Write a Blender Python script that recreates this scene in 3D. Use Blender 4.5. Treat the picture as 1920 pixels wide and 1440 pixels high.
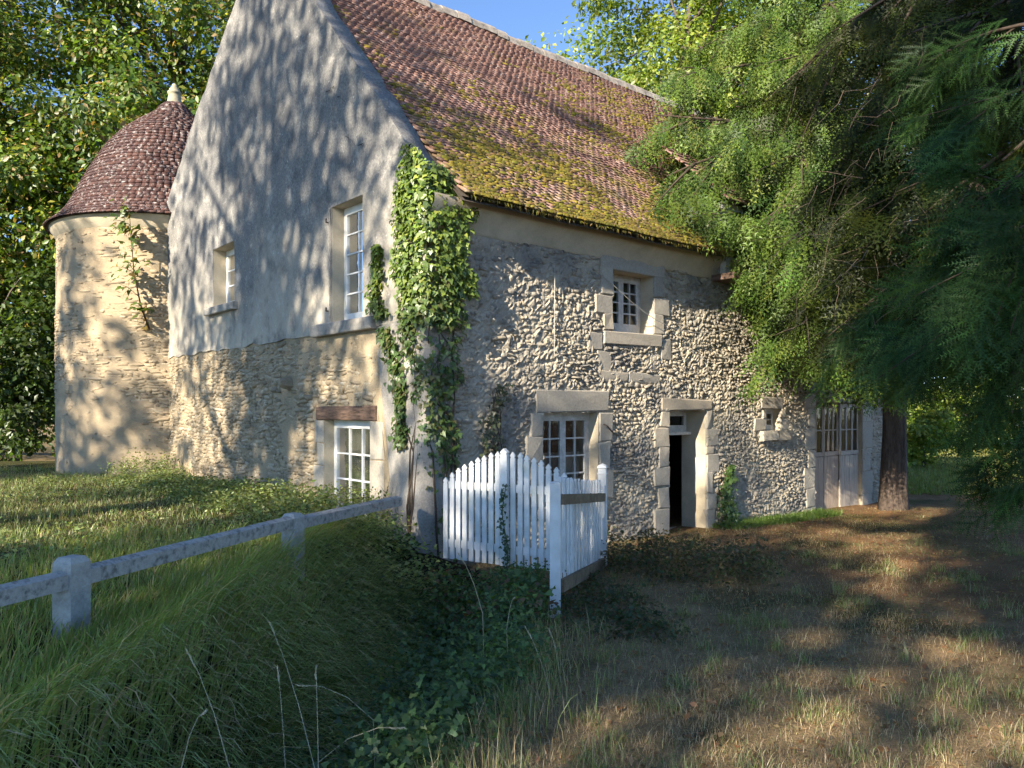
import bpy, math, random
import numpy as np
from mathutils import Vector, Matrix, Euler

random.seed(7)
RNG = np.random.default_rng(7)
SC = bpy.context.scene
for _o in list(bpy.data.objects):
    bpy.data.objects.remove(_o)
COL = SC.collection
R = math.radians

# ------------------------------------------------------------------ camera
cam_d = bpy.data.cameras.new('camera')
cam = bpy.data.objects.new('camera', cam_d)
COL.objects.link(cam)
cam.location = (0, 0, 0)
cam.rotation_euler = (R(90), 0, 0)
cam_d.sensor_width = 36
cam_d.lens = 36 * 1450 / 1920
cam_d.shift_y = 45 / 1920
cam_d.clip_start = 0.05
cam_d.clip_end = 2000
SC.camera = cam

# ------------------------------------------------------------------ sky, sun, exposure
SUN_EL = R(27)
SUN_H = np.array([-0.5955, -0.8033])          # horizontal direction towards the sun
world = bpy.data.worlds.new('World')
SC.world = world
world.use_nodes = True
wn = world.node_tree.nodes
wl = world.node_tree.links
wn.clear()
sky = wn.new('ShaderNodeTexSky')
sky.sky_type = 'NISHITA'
sky.sun_disc = False
sky.sun_elevation = SUN_EL
sky.sun_rotation = math.atan2(SUN_H[0], SUN_H[1])
sky.air_density = 1.0
sky.dust_density = 0.0
sky.altitude = 2600
sky.ozone_density = 4.0
bgn = wn.new('ShaderNodeBackground')
bgn.inputs['Strength'].default_value = 0.105
wo = wn.new('ShaderNodeOutputWorld')
wl.new(sky.outputs[0], bgn.inputs[0])
wl.new(bgn.outputs[0], wo.inputs[0])
sun_d = bpy.data.lights.new('sun', 'SUN')
sun_d.energy = 5.0
sun_d.angle = R(0.55)
sun_d.color = (1.0, 0.885, 0.70)
sun = bpy.data.objects.new('sun', sun_d)
COL.objects.link(sun)
_dir = Vector((SUN_H[0] * math.cos(SUN_EL), SUN_H[1] * math.cos(SUN_EL), math.sin(SUN_EL)))
sun.rotation_euler = _dir.to_track_quat('Z', 'Y').to_euler()
sun.location = _dir * 60
SC.view_settings.view_transform = 'Standard'
SC.view_settings.look = 'None'
SC.view_settings.gamma = 1.0
SC.view_settings.use_curve_mapping = False
SC.view_settings.exposure = 1.66
SC.render.engine = 'CYCLES'
SC.cycles.max_bounces = 5
SC.cycles.diffuse_bounces = 3
SC.cycles.glossy_bounces = 2
SC.cycles.adaptive_threshold = 0.03
SC.cycles.transparent_max_bounces = 6
SC.cycles.use_denoising = True

# ------------------------------------------------------------------ materials
def new_mat(name):
    m = bpy.data.materials.new(name)
    m.use_nodes = True
    nt = m.node_tree
    nt.nodes.clear()
    out = nt.nodes.new('ShaderNodeOutputMaterial')
    return m, nt, out

def N(nt, typ, **kw):
    n = nt.nodes.new(typ)
    for k, v in kw.items():
        if k == 'inp':
            for kk, vv in v.items():
                n.inputs[kk].default_value = vv
        else:
            setattr(n, k, v)
    return n

def ramp(nt, src, stops, interp='LINEAR'):
    r = N(nt, 'ShaderNodeValToRGB')
    r.color_ramp.interpolation = interp
    els = r.color_ramp.elements
    els[0].position, els[0].color = stops[0][0], (*stops[0][1], 1)
    els[1].position, els[1].color = stops[-1][0], (*stops[-1][1], 1)
    for p, c in stops[1:-1]:
        e = els.new(p); e.color = (*c, 1)
    nt.links.new(src, r.inputs[0])
    return r.outputs[0]

def noise(nt, vec, scale, detail=4, rough=0.55, dist=0.0):
    n = N(nt, 'ShaderNodeTexNoise', inp={'Scale': scale, 'Detail': detail, 'Roughness': rough, 'Distortion': dist})
    if vec is not None:
        nt.links.new(vec, n.inputs['Vector'])
    return n.outputs['Fac']

def mix(nt, fac, a, b, mode='MIX'):
    m = N(nt, 'ShaderNodeMix', data_type='RGBA', blend_type=mode)
    for sock, v in ((m.inputs[0], fac), (m.inputs[6], a), (m.inputs[7], b)):
        if hasattr(v, 'is_output'):
            nt.links.new(v, sock)
        elif isinstance(v, (int, float)):
            sock.default_value = v
        else:
            sock.default_value = (*v, 1)
    return m.outputs[2]

def math_n(nt, op, a, b=None, clamp=False):
    m = N(nt, 'ShaderNodeMath', operation=op, use_clamp=clamp)
    for i, v in enumerate((a, b)):
        if v is None: continue
        if hasattr(v, 'is_output'): nt.links.new(v, m.inputs[i])
        else: m.inputs[i].default_value = v
    return m.outputs[0]

def finish(nt, out, col, rough=0.9, bump=None, bump_d=0.01, bump_s=0.6, spec=0.25):
    p = N(nt, 'ShaderNodeBsdfPrincipled')
    if hasattr(col, 'is_output'): nt.links.new(col, p.inputs['Base Color'])
    else: p.inputs['Base Color'].default_value = (*col, 1)
    p.inputs['Roughness'].default_value = rough
    p.inputs['Specular IOR Level'].default_value = spec
    if bump is not None:
        b = N(nt, 'ShaderNodeBump', inp={'Strength': bump_s, 'Distance': bump_d})
        nt.links.new(bump, b.inputs['Height'])
        nt.links.new(b.outputs[0], p.inputs['Normal'])
    nt.links.new(p.outputs[0], out.inputs[0])
    return p

def pos(nt):
    return N(nt, 'ShaderNodeNewGeometry').outputs['Position']

def piece_random(nt):
    """a value per piece: from the 'rnd' attribute of a joined mesh or from the object itself"""
    a = N(nt, 'ShaderNodeAttribute', attribute_name='rnd').outputs['Fac']
    o = N(nt, 'ShaderNodeObjectInfo').outputs['Random']
    return math_n(nt, 'FRACT', math_n(nt, 'ADD', a, o))

def mat_stone(name, stops, grain=55, bump_d=0.012, dark=None, blotch=1.3, dark_amt=(0.5, 0.72)):
    m, nt, out = new_mat(name)
    P = pos(nt)
    c = ramp(nt, piece_random(nt), stops)
    g = noise(nt, P, grain, 5, 0.65)
    c = mix(nt, 0.55, c, ramp(nt, g, [(0.25, (0.35, 0.34, 0.32)), (0.75, (0.95, 0.93, 0.9))]), 'MULTIPLY')
    if dark:
        d = noise(nt, P, blotch, 6, 0.62)
        c = mix(nt, ramp(nt, d, [(dark_amt[0], (0, 0, 0)), (dark_amt[1], (0.85,) * 3)]), c, dark)
    finish(nt, out, c, 0.92, g, bump_d, 0.7)
    return m

def mat_plain(name, col, var=0.25, scale=8, rough=0.85, bump_d=0.004, stretch=None, fine=60, spec=0.25):
    m, nt, out = new_mat(name)
    P = N(nt, 'ShaderNodeTexCoord').outputs['Object']
    if stretch:
        mp = N(nt, 'ShaderNodeMapping'); mp.inputs['Scale'].default_value = stretch
        nt.links.new(P, mp.inputs[0]); P = mp.outputs[0]
    a = noise(nt, P, scale, 5, 0.6)
    b = noise(nt, P, fine, 3, 0.6)
    lo = tuple(x * (1 - var * 1.6) for x in col); hi = tuple(min(1, x * (1 + var * 0.6)) for x in col)
    c = mix(nt, 0.35, ramp(nt, a, [(0.3, lo), (0.7, hi)]), ramp(nt, b, [(0.3, lo), (0.7, hi)]))
    finish(nt, out, c, rough, b, bump_d, 0.5, spec)
    return m

def mat_leaf(name, trans=0.35, gloss=0.08, sat=1.0):
    m, nt, out = new_mat(name)
    c = N(nt, 'ShaderNodeAttribute', attribute_name='col').outputs['Color']
    d = N(nt, 'ShaderNodeBsdfDiffuse'); t = N(nt, 'ShaderNodeBsdfTranslucent'); g = N(nt, 'ShaderNodeBsdfGlossy', inp={'Roughness': 0.42})
    g.inputs[0].default_value = (0.8, 0.85, 0.8, 1)
    nt.links.new(c, d.inputs[0])
    tc = mix(nt, 1.0, c, (1.5, 1.5, 0.55), 'MULTIPLY')
    nt.links.new(tc, t.inputs[0])
    m1 = N(nt, 'ShaderNodeMixShader', inp={0: trans}); m2 = N(nt, 'ShaderNodeMixShader', inp={0: gloss})
    nt.links.new(d.outputs[0], m1.inputs[1]); nt.links.new(t.outputs[0], m1.inputs[2])
    nt.links.new(m1.outputs[0], m2.inputs[1]); nt.links.new(g.outputs[0], m2.inputs[2])
    nt.links.new(m2.outputs[0], out.inputs[0])
    return m

def mat_plaster(name):
    """cream lime render, blue-grey lichen weathering in mottled patches, thicker towards the weathered top"""
    m, nt, out = new_mat(name)
    P = pos(nt)
    sx = N(nt, 'ShaderNodeSeparateXYZ'); nt.links.new(P, sx.inputs[0])
    big = noise(nt, P, 0.55, 5, 0.6, 0.4)
    mid = noise(nt, P, 4.0, 9, 0.62)
    fine = noise(nt, P, 30, 5, 0.7)
    blot = noise(nt, P, 2.3, 9, 0.68, 0.3)
    speck = noise(nt, P, 55, 3, 0.6)
    base = ramp(nt, mid, [(0.3, (0.33, 0.295, 0.24)), (0.7, (0.50, 0.45, 0.365))])
    grey = ramp(nt, fine, [(0.30, (0.085, 0.085, 0.09)), (0.5, (0.17, 0.167, 0.165)), (0.72, (0.30, 0.29, 0.27))])
    h = N(nt, 'ShaderNodeMapRange', inp={1: 0.9, 2: 4.0, 3: -0.28, 4: 0.34}); nt.links.new(sx.outputs[2], h.inputs[0])
    w = math_n(nt, 'ADD', math_n(nt, 'ADD', math_n(nt, 'MULTIPLY', big, 0.95), math_n(nt, 'MULTIPLY', mid, 0.40)), h.outputs[0])
    f = ramp(nt, w, [(0.44, (0, 0, 0)), (0.80, (0.92,) * 3)])
    c = mix(nt, f, base, grey)
    c = mix(nt, ramp(nt, blot, [(0.50, (0, 0, 0)), (0.66, (0.62,) * 3)]), c, (0.075, 0.077, 0.085))
    c = mix(nt, ramp(nt, blot, [(0.34, (0.5,) * 3), (0.44, (0, 0, 0))]), c, (0.47, 0.44, 0.385))
    c = mix(nt, ramp(nt, speck, [(0.62, (0, 0, 0)), (0.74, (0.28,) * 3)]), c, (0.10, 0.10, 0.115))
    c = mix(nt, ramp(nt, noise(nt, P, 17, 3, 0.5), [(0.68, (0, 0, 0)), (0.75, (0.6,) * 3)]), c, (0.62, 0.61, 0.58))
    hb = math_n(nt, 'ADD', math_n(nt, 'MULTIPLY', mid, 0.8), math_n(nt, 'MULTIPLY', fine, 0.35))
    finish(nt, out, c, 0.95, hb, 0.022, 0.55, 0.15)
    return m

def mat_roof(name, stops, moss, lichen, moss_rng):
    m, nt, out = new_mat(name)
    P = pos(nt)
    c = ramp(nt, piece_random(nt), stops)
    g = noise(nt, P, 45, 4, 0.6)
    c = mix(nt, 0.5, c, ramp(nt, g, [(0.3, (0.45, 0.42, 0.42)), (0.7, (1, 0.98, 0.95))]), 'MULTIPLY')
    l = noise(nt, P, 13, 6, 0.72)
    c = mix(nt, ramp(nt, l, [(0.54, (0, 0, 0)), (0.66, (0.7,) * 3)]), c, lichen)
    if moss:
        a = noise(nt, P, 2.2, 6, 0.7)
        sz = N(nt, 'ShaderNodeSeparateXYZ'); nt.links.new(P, sz.inputs[0])
        lowm = N(nt, 'ShaderNodeMapRange', inp={1: 2.4, 2: 6.0, 3: 0.10, 4: -0.05}); nt.links.new(sz.outputs[2], lowm.inputs[0])
        a = math_n(nt, 'ADD', a, lowm.outputs[0])
        c = mix(nt, ramp(nt, a, [(moss_rng[0], (0, 0, 0)), (moss_rng[1], (0.75,) * 3)]), c, moss)
    finish(nt, out, c, 0.9, g, 0.008, 0.6)
    return m

M = {}
M['plaster'] = mat_plaster('weathered_render')
M['strip'] = mat_plain('corner_render', (0.34, 0.315, 0.28), 0.4, 2.2, 0.95, 0.012, None, 45)
M['mortar_s'] = mat_plain('south_mortar', (0.40, 0.355, 0.29), 0.35, 3.0, 0.96, 0.03, None, 30)
M['mortar_g'] = mat_plain('gable_mortar', (0.37, 0.295, 0.195), 0.3, 2.5, 0.96, 0.02, None, 35)
M['mortar_t'] = mat_plain('tower_mortar', (0.40, 0.315, 0.21), 0.28, 1.2, 0.96, 0.02, (1, 1, 3), 30)
M['stone_s'] = mat_stone('south_rubble', [(0, (0.32, 0.29, 0.245)), (0.35, (0.41, 0.37, 0.305)), (0.7, (0.48, 0.425, 0.335)), (1, (0.43, 0.355, 0.25))], 45, 0.016, (0.12, 0.118, 0.122), 0.9, (0.48, 0.72))
M['stone_g'] = mat_stone('gable_rubble', [(0, (0.27, 0.22, 0.155)), (0.5, (0.39, 0.315, 0.215)), (1, (0.48, 0.42, 0.32))], 40, 0.012)
M['stone_t'] = mat_stone('tower_rubble', [(0, (0.32, 0.25, 0.17)), (0.5, (0.42, 0.335, 0.225)), (1, (0.46, 0.385, 0.28))], 40, 0.01)
M['ashlar'] = mat_stone('dressed_stone', [(0, (0.38, 0.35, 0.30)), (0.6, (0.46, 0.42, 0.355)), (1, (0.47, 0.40, 0.31))], 30, 0.008, (0.20, 0.195, 0.19), 2.0, (0.55, 0.8))
M['reveal'] = mat_plain('reveal_stone', (0.50, 0.43, 0.32), 0.18, 4, 0.9, 0.006)
M['tile'] = mat_roof('clay_tile', [(0, (0.22, 0.125, 0.103)), (0.3, (0.25, 0.142, 0.118)), (0.85, (0.29, 0.17, 0.143)), (0.97, (0.36, 0.24, 0.205)), (1, (0.30, 0.15, 0.11))], (0.19, 0.155, 0.045), (0.48, 0.43, 0.41), (0.52, 0.64))
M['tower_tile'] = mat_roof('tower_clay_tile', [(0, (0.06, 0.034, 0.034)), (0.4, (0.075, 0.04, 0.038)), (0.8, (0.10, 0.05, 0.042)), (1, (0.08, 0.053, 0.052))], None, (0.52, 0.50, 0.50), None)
M['ridge'] = mat_plain('ridge_tile_mortar', (0.36, 0.315, 0.27), 0.45, 6, 0.9, 0.02)
M['underside'] = mat_plain('roof_boarding', (0.09, 0.075, 0.06), 0.3, 6, 0.9, 0.004)
def mat_paint():
    m, nt, out = new_mat('white_paint')
    P = N(nt, 'ShaderNodeTexCoord').outputs['Object']
    W = pos(nt)
    c = ramp(nt, noise(nt, W, 6, 5, 0.6), [(0.3, (0.56, 0.56, 0.54)), (0.65, (0.70, 0.70, 0.69))])
    c = mix(nt, ramp(nt, noise(nt, W, 3.1, 6, 0.7), [(0.55, (0, 0, 0)), (0.72, (0.55,) * 3)]), c, (0.36, 0.40, 0.29))
    ch = noise(nt, W, 42, 4, 0.7)
    c = mix(nt, ramp(nt, ch, [(0.66, (0, 0, 0)), (0.70, (0.9,) * 3)]), c, (0.26, 0.22, 0.17))
    finish(nt, out, c, 0.65, ch, 0.003, 0.5)
    return m
M['white'] = mat_paint()
M['old_white'] = mat_plain('worn_white_paint', (0.56, 0.55, 0.52), 0.28, 14, 0.75, 0.003)
M['raw_wood'] = mat_plain('weathered_rail_wood', (0.23, 0.175, 0.115), 0.4, 9, 0.85, 0.005, (1, 1, 1), 50)
M['beam'] = mat_plain('oak_lintel', (0.17, 0.11, 0.08), 0.6, 6, 0.85, 0.02, (2.5, 0.5, 5), 14)
M['pale_board'] = mat_plain('pale_door_board', (0.50, 0.44, 0.37), 0.3, 6, 0.8, 0.004, (4, 4, 0.4), 30)
M['door_board'] = mat_plain('faded_door_board', (0.42, 0.33, 0.255), 0.22, 5, 0.8, 0.004, (4, 4, 0.4), 30)
M['concrete'] = mat_plain('old_concrete', (0.40, 0.395, 0.37), 0.28, 9, 0.95, 0.006)
M['finial'] = mat_plain('finial_clay', (0.34, 0.31, 0.22), 0.25, 9, 0.85, 0.004)
M['rail_top'] = mat_stone('lichen_concrete', [(0, (0.42, 0.41, 0.385)), (1, (0.46, 0.45, 0.42))], 32, 0.012, (0.12, 0.115, 0.105), 17, (0.50, 0.66))
M['sill'] = mat_stone('sill_stone', [(0, (0.34, 0.32, 0.29)), (1, (0.42, 0.40, 0.36))], 30, 0.008, (0.10, 0.10, 0.10), 5, (0.50, 0.70))
M['iron'] = mat_plain('rusted_iron', (0.06, 0.045, 0.04), 0.4, 30, 0.7, 0.002)
M['dark'] = mat_plain('interior', (0.05, 0.045, 0.04), 0.3, 5, 0.95, 0.001)
M['curtain'] = mat_plain('dusty_curtain', (0.34, 0.33, 0.30), 0.35, 2.2, 0.95, 0.001)
M['crack'] = mat_plain('crack_shadow', (0.07, 0.065, 0.06), 0.3, 20, 0.95, 0.001)
M['bark'] = mat_plain('bark', (0.13, 0.105, 0.085), 0.5, 6, 0.95, 0.03, (4, 4, 0.8), 22)
M['yew_bark'] = mat_plain('yew_bark', (0.10, 0.075, 0.06), 0.5, 5, 0.95, 0.03, (5, 5, 0.6), 20)
M['twig'] = mat_plain('twig', (0.075, 0.055, 0.04), 0.4, 12, 0.9, 0.002)
M['wire'] = mat_plain('old_wire', (0.38, 0.36, 0.33), 0.3, 30, 0.7, 0.001)
M['dead'] = mat_plain('dead_twig', (0.15, 0.11, 0.075), 0.3, 20, 0.9, 0.001)
M['leaf'] = mat_leaf('leaf', 0.42, 0.03)
M['ivy'] = mat_leaf('ivy_leaf', 0.25, 0.045)
M['needle'] = mat_leaf('yew_needle', 0.16, 0.012)
M['grass'] = mat_leaf('grass_blade', 0.30, 0.03)
M['moss'] = mat_leaf('moss', 0.05, 0.0)
M['berry'] = mat_plain('berry', (0.5, 0.03, 0.02), 0.1, 20, 0.4, 0.001)

def mat_glass():
    m, nt, out = new_mat('old_window_glass')
    P = pos(nt)
    t = N(nt, 'ShaderNodeBsdfTransparent'); t.inputs[0].default_value = (0.80, 0.82, 0.80, 1)
    g = N(nt, 'ShaderNodeBsdfGlossy', inp={'Roughness': 0.06})
    d = N(nt, 'ShaderNodeBsdfDiffuse'); d.inputs[0].default_value = (0.30, 0.29, 0.27, 1)
    b = N(nt, 'ShaderNodeBump', inp={'Strength': 0.15, 'Distance': 0.02}); nt.links.new(noise(nt, P, 7, 2), b.inputs['Height'])
    nt.links.new(b.outputs[0], g.inputs['Normal'])
    fr = N(nt, 'ShaderNodeFresnel', inp={'IOR': 1.5})
    dust = ramp(nt, noise(nt, P, 9, 5, 0.7, 1.5), [(0.45, (0.02,) * 3), (0.8, (0.16,) * 3)])
    m1 = N(nt, 'ShaderNodeMixShader'); m2 = N(nt, 'ShaderNodeMixShader')
    nt.links.new(dust, m1.inputs[0]); nt.links.new(t.outputs[0], m1.inputs[1]); nt.links.new(d.outputs[0], m1.inputs[2])
    nt.links.new(math_n(nt, 'MULTIPLY', fr.outputs[0], 0.8), m2.inputs[0]); nt.links.new(m1.outputs[0], m2.inputs[1]); nt.links.new(g.outputs[0], m2.inputs[2])
    nt.links.new(m2.outputs[0], out.inputs[0])
    return m
M['glass'] = mat_glass()

def mat_ground():
    m, nt, out = new_mat('ground_cover')
    P = pos(nt)
    c = N(nt, 'ShaderNodeAttribute', attribute_name='col').outputs['Color']
    a = noise(nt, P, 3.0, 6, 0.65); b = noise(nt, P, 42, 4, 0.7)
    c = mix(nt, 0.75, c, ramp(nt, a, [(0.3, (0.45, 0.42, 0.36)), (0.7, (1.15, 1.05, 0.9))]), 'MULTIPLY')
    c = mix(nt, 0.8, c, ramp(nt, b, [(0.28, (0.35, 0.32, 0.28)), (0.72, (1.25, 1.15, 1.0))]), 'MULTIPLY')
    finish(nt, out, c, 0.97, b, 0.02, 0.9, 0.1)
    return m
M['ground'] = mat_ground()

# ------------------------------------------------------------------ mesh helpers
def tag(o, label=None, cat=None, group=None, kind=None):
    if label: o['label'] = label
    if cat: o['category'] = cat
    if group: o['group'] = group
    if kind: o['kind'] = kind
    return o

def link(name, me, parent=None):
    o = bpy.data.objects.new(name, me)
    COL.objects.link(o)
    if parent is not None: o.parent = parent
    return o

def empty(name, loc=(0, 0, 0), rz=0.0, parent=None):
    o = link(name, None, parent)
    o.empty_display_size = 0.2
    o.location = loc
    o.rotation_euler = (0, 0, rz)
    return o

def mesh_data(name, V, F, mat, smooth=False, col=None, rnd=None):
    """F: (n,k) array or list of tuples.  col: per-vertex rgb, rnd: per-vertex float"""
    me = bpy.data.meshes.new(name)
    V = np.asarray(V, dtype=np.float32)
    if isinstance(F, np.ndarray):
        n, k = F.shape
        me.vertices.add(len(V)); me.vertices.foreach_set('co', V.ravel())
        me.loops.add(n * k); me.loops.foreach_set('vertex_index', F.astype(np.int32).ravel())
        me.polygons.add(n)
        me.polygons.foreach_set('loop_start', np.arange(0, n * k, k, dtype=np.int32))
        me.update(calc_edges=True)
    else:
        me.from_pydata([tuple(v) for v in V], [], [tuple(f) for f in F])
        me.update()
    if smooth:
        me.polygons.foreach_set('use_smooth', np.ones(len(me.polygons), dtype=bool))
    if col is not None:
        a = me.attributes.new('col', 'FLOAT_COLOR', 'POINT')
        c4 = np.ones((len(V), 4), dtype=np.float32); c4[:, :3] = col
        a.data.foreach_set('color', c4.ravel())
    if rnd is not None:
        a = me.attributes.new('rnd', 'FLOAT', 'POINT')
        a.data.foreach_set('value', np.asarray(rnd, dtype=np.float32))
    if mat is not None: me.materials.append(mat)
    me.validate(clean_customdata=False)
    return me

def obj(name, V, F, mat, parent=None, **kw):
    return link(name, mesh_data(name, V, F, mat, **kw), parent)

class MB:
    """collects simple shapes into one mesh"""
    def __init__(s): s.V = []; s.F = []
    def add(s, V, F):
        b = len(s.V); s.V += [tuple(v) for v in V]; s.F += [tuple(i + b for i in f) for f in F]
    def box(s, x0, x1, y0, y1, z0, z1):
        s.add([(x0, y0, z0), (x1, y0, z0), (x1, y1, z0), (x0, y1, z0), (x0, y0, z1), (x1, y0, z1), (x1, y1, z1), (x0, y1, z1)],
              [(0, 3, 2, 1), (4, 5, 6, 7), (0, 1, 5, 4), (1, 2, 6, 5), (2, 3, 7, 6), (3, 0, 4, 7)])
    def tube(s, pts, rad, n=6, cap=True):
        pts = [Vector(p) for p in pts]
        rings = []
        up = Vector((0.31, 0.17, 0.93))
        for i, p in enumerate(pts):
            d = (pts[min(i + 1, len(pts) - 1)] - pts[max(i - 1, 0)]).normalized()
            a = d.cross(up)
            if a.length < 1e-3: a = d.cross(Vector((1, 0, 0)))
            a.normalize(); b = d.cross(a)
            r = rad[i] if hasattr(rad, '__len__') else rad
            rings.append([p + (a * math.cos(2 * math.pi * k / n) + b * math.sin(2 * math.pi * k / n)) * r for k in range(n)])
        V = [v for rg in rings for v in rg]; F = []
        for i in range(len(pts) - 1):
            for k in range(n):
                F.append((i * n + k, i * n + (k + 1) % n, (i + 1) * n + (k + 1) % n, (i + 1) * n + k))
        if cap:
            F.append(tuple(range(n))[::-1]); F.append(tuple((len(pts) - 1) * n + k for k in range(n)))
        s.add(V, F)
    def build(s, name, mat, parent=None, smooth=False):
        return link(name, mesh_data(name, s.V, s.F, mat, smooth=smooth), parent)

def lathe(prof, n=48, a0=0.0, a1=2 * math.pi):
    V = []; F = []
    full = abs(a1 - a0 - 2 * math.pi) < 1e-4
    m = n if full else n + 1
    for r, z in prof:
        for k in range(m):
            a = a0 + (a1 - a0) * k / n
            V.append((r * math.cos(a), r * math.sin(a), z))
    for i in range(len(prof) - 1):
        for k in range(n):
            k2 = (k + 1) % m
            F.append((i * m + k, i * m + k2, (i + 1) * m + k2, (i + 1) * m + k))
    return V, F

def vnoise(x, y, seed=0):
    """smooth value noise, vectorised, about -1..1"""
    x = np.asarray(x, float); y = np.asarray(y, float)
    xi = np.floor(x).astype(np.int64); yi = np.floor(y).astype(np.int64)
    fx = x - xi; fy = y - yi
    fx = fx * fx * (3 - 2 * fx); fy = fy * fy * (3 - 2 * fy)
    def h(a, b):
        v = (a * 374761393 + b * 668265263 + seed * 1442695041) & 0x7fffffff
        v = ((v ^ (v >> 13)) * 1274126177) & 0x7fffffff
        v = v ^ (v >> 16)
        return (v & 0xffff) / 32767.5 - 1
    return (h(xi, yi) * (1 - fx) + h(xi + 1, yi) * fx) * (1 - fy) + (h(xi, yi + 1) * (1 - fx) + h(xi + 1, yi + 1) * fx) * fy

def fbm(x, y, seed=0, oct=3):
    t = 0; a = 1; n = 0
    for i in range(oct):
        t = t + a * vnoise(np.asarray(x) * 2 ** i, np.asarray(y) * 2 ** i, seed + i); n += a; a *= 0.5
    return t / n

def scatter(tv, tf, Pos, Rot, Scl, name, mat, parent=None, col=None, rnd=None, smooth=False, colvar=None):
    """join copies of a template (tv verts, tf faces) at Pos with 3x3 Rot and scale"""
    tv = np.asarray(tv, float); tf = np.asarray(tf, int)
    n = len(Pos); k = len(tv)
    Scl = np.asarray(Scl, float)
    if Scl.ndim == 1: Scl = Scl[:, None].repeat(3, 1)
    W = tv[None] * Scl[:, None, :]
    W = np.einsum('nij,nkj->nki', Rot, W) + np.asarray(Pos)[:, None, :]
    F = (tf[None] + (np.arange(n) * k)[:, None, None]).reshape(-1, tf.shape[1])
    kw = {}
    if col is not None:
        c = np.repeat(np.asarray(col)[:, None, :], k, 1)
        if colvar is not None: c = c * colvar[None, :, None]
        kw['col'] = c.reshape(-1, 3)
    if rnd is not None: kw['rnd'] = np.repeat(rnd, k)
    return obj(name, W.reshape(-1, 3), F, mat, parent, smooth=smooth, **kw)

def frames(nrm, spin=None, along=None):
    """rotation matrices whose third column is nrm; first column is 'along' projected or random"""
    nrm = np.asarray(nrm, float); nrm = nrm / np.maximum(np.linalg.norm(nrm, axis=1, keepdims=True), 1e-9)
    n = len(nrm)
    a = RNG.normal(size=(n, 3)) if along is None else np.asarray(along, float)
    a = a - nrm * (a * nrm).sum(1, keepdims=True)
    a = a / np.maximum(np.linalg.norm(a, axis=1, keepdims=True), 1e-9)
    b = np.cross(nrm, a)
    return np.stack([a, b, nrm], axis=2)

# leaf templates: x is the length axis, z the normal
LEAF_V = np.array([(0, 0, 0), (0.5, 0.30, 0.06), (1, 0, -0.05), (0.5, -0.30, 0.06)]); LEAF_F = np.array([(0, 1, 2), (0, 2, 3)])
IVY_V = np.array([(0, 0, 0), (-0.18, 0.30, 0.0), (0.12, 0.52, -0.03), (0.38, 0.30, 0.03), (1.0, 0.0, -0.10), (0.38, -0.30, 0.03), (0.12, -0.52, -0.03), (-0.18, -0.30, 0.0)])
IVY_F = np.array([(0, 1, 2), (0, 2, 3), (0, 3, 4), (0, 4, 5), (0, 5, 6), (0, 6, 7)])

def palette(cols, n, jit=0.12):
    c = np.array(cols)[RNG.integers(0, len(cols), n)]
    return np.clip(c * (1 + RNG.normal(0, jit, (n, 1))) * (1 + RNG.normal(0, 0.05, (n, 3))), 0.005, 1)

# ------------------------------------------------------------------ the place: frame of the house, ground heights
ROT = math.atan2(0.6511611, 0.7589395)
S_AX = np.array([0.7589395, 0.6511611]); G_AX = np.array([-0.6511611, 0.7589395])
CORNER = np.array([-1.0483, 9.5])

def sstep(e0, e1, x):
    t = np.clip((np.asarray(x, float) - e0) / (e1 - e0), 0, 1); return t * t * (3 - 2 * t)

def bank_edges(y):
    back = np.maximum(0, y - 9.3) * 0.858
    xl = -2.05 + 0.0 * y - back
    xr = np.interp(y, [0, 3.5, 5, 7.5, 9.3], [-0.75, -0.35, 0.12, 0.42, -0.1]) - back
    return xl, xr

def ground_h(x, y):
    x = np.asarray(x, float); y = np.asarray(y, float)
    zl = -1.45 - 0.05 * sstep(10, 18, y) + 0.05 * fbm(x * 0.4, y * 0.4, 3)
    zr = np.interp(y, [-5, 1, 7, 12, 16, 30], [-1.58, -1.62, -1.93, -2.03, -2.14, -2.2]) + 0.035 * fbm(x * 0.6, y * 0.6, 9)
    xl, xr = bank_edges(y)
    s = np.clip((x - xl) / (xr - xl), 0, 1)
    w = s * s * (3 - 2 * s)
    d = 0.95 * (1 - sstep(7.6, 9.4, y)) * np.sin(np.pi * np.clip(s, 0, 1) ** 0.8) ** 1.3
    z = zl * (1 - w) + zr * w - d
    # bank of spoil by the barn doors and gentle rise of the far garden
    z = z + 0.10 * np.exp(-(((x - 8.6) / 1.6) ** 2 + ((y - 15.4) / 1.3) ** 2))
    return z

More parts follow.
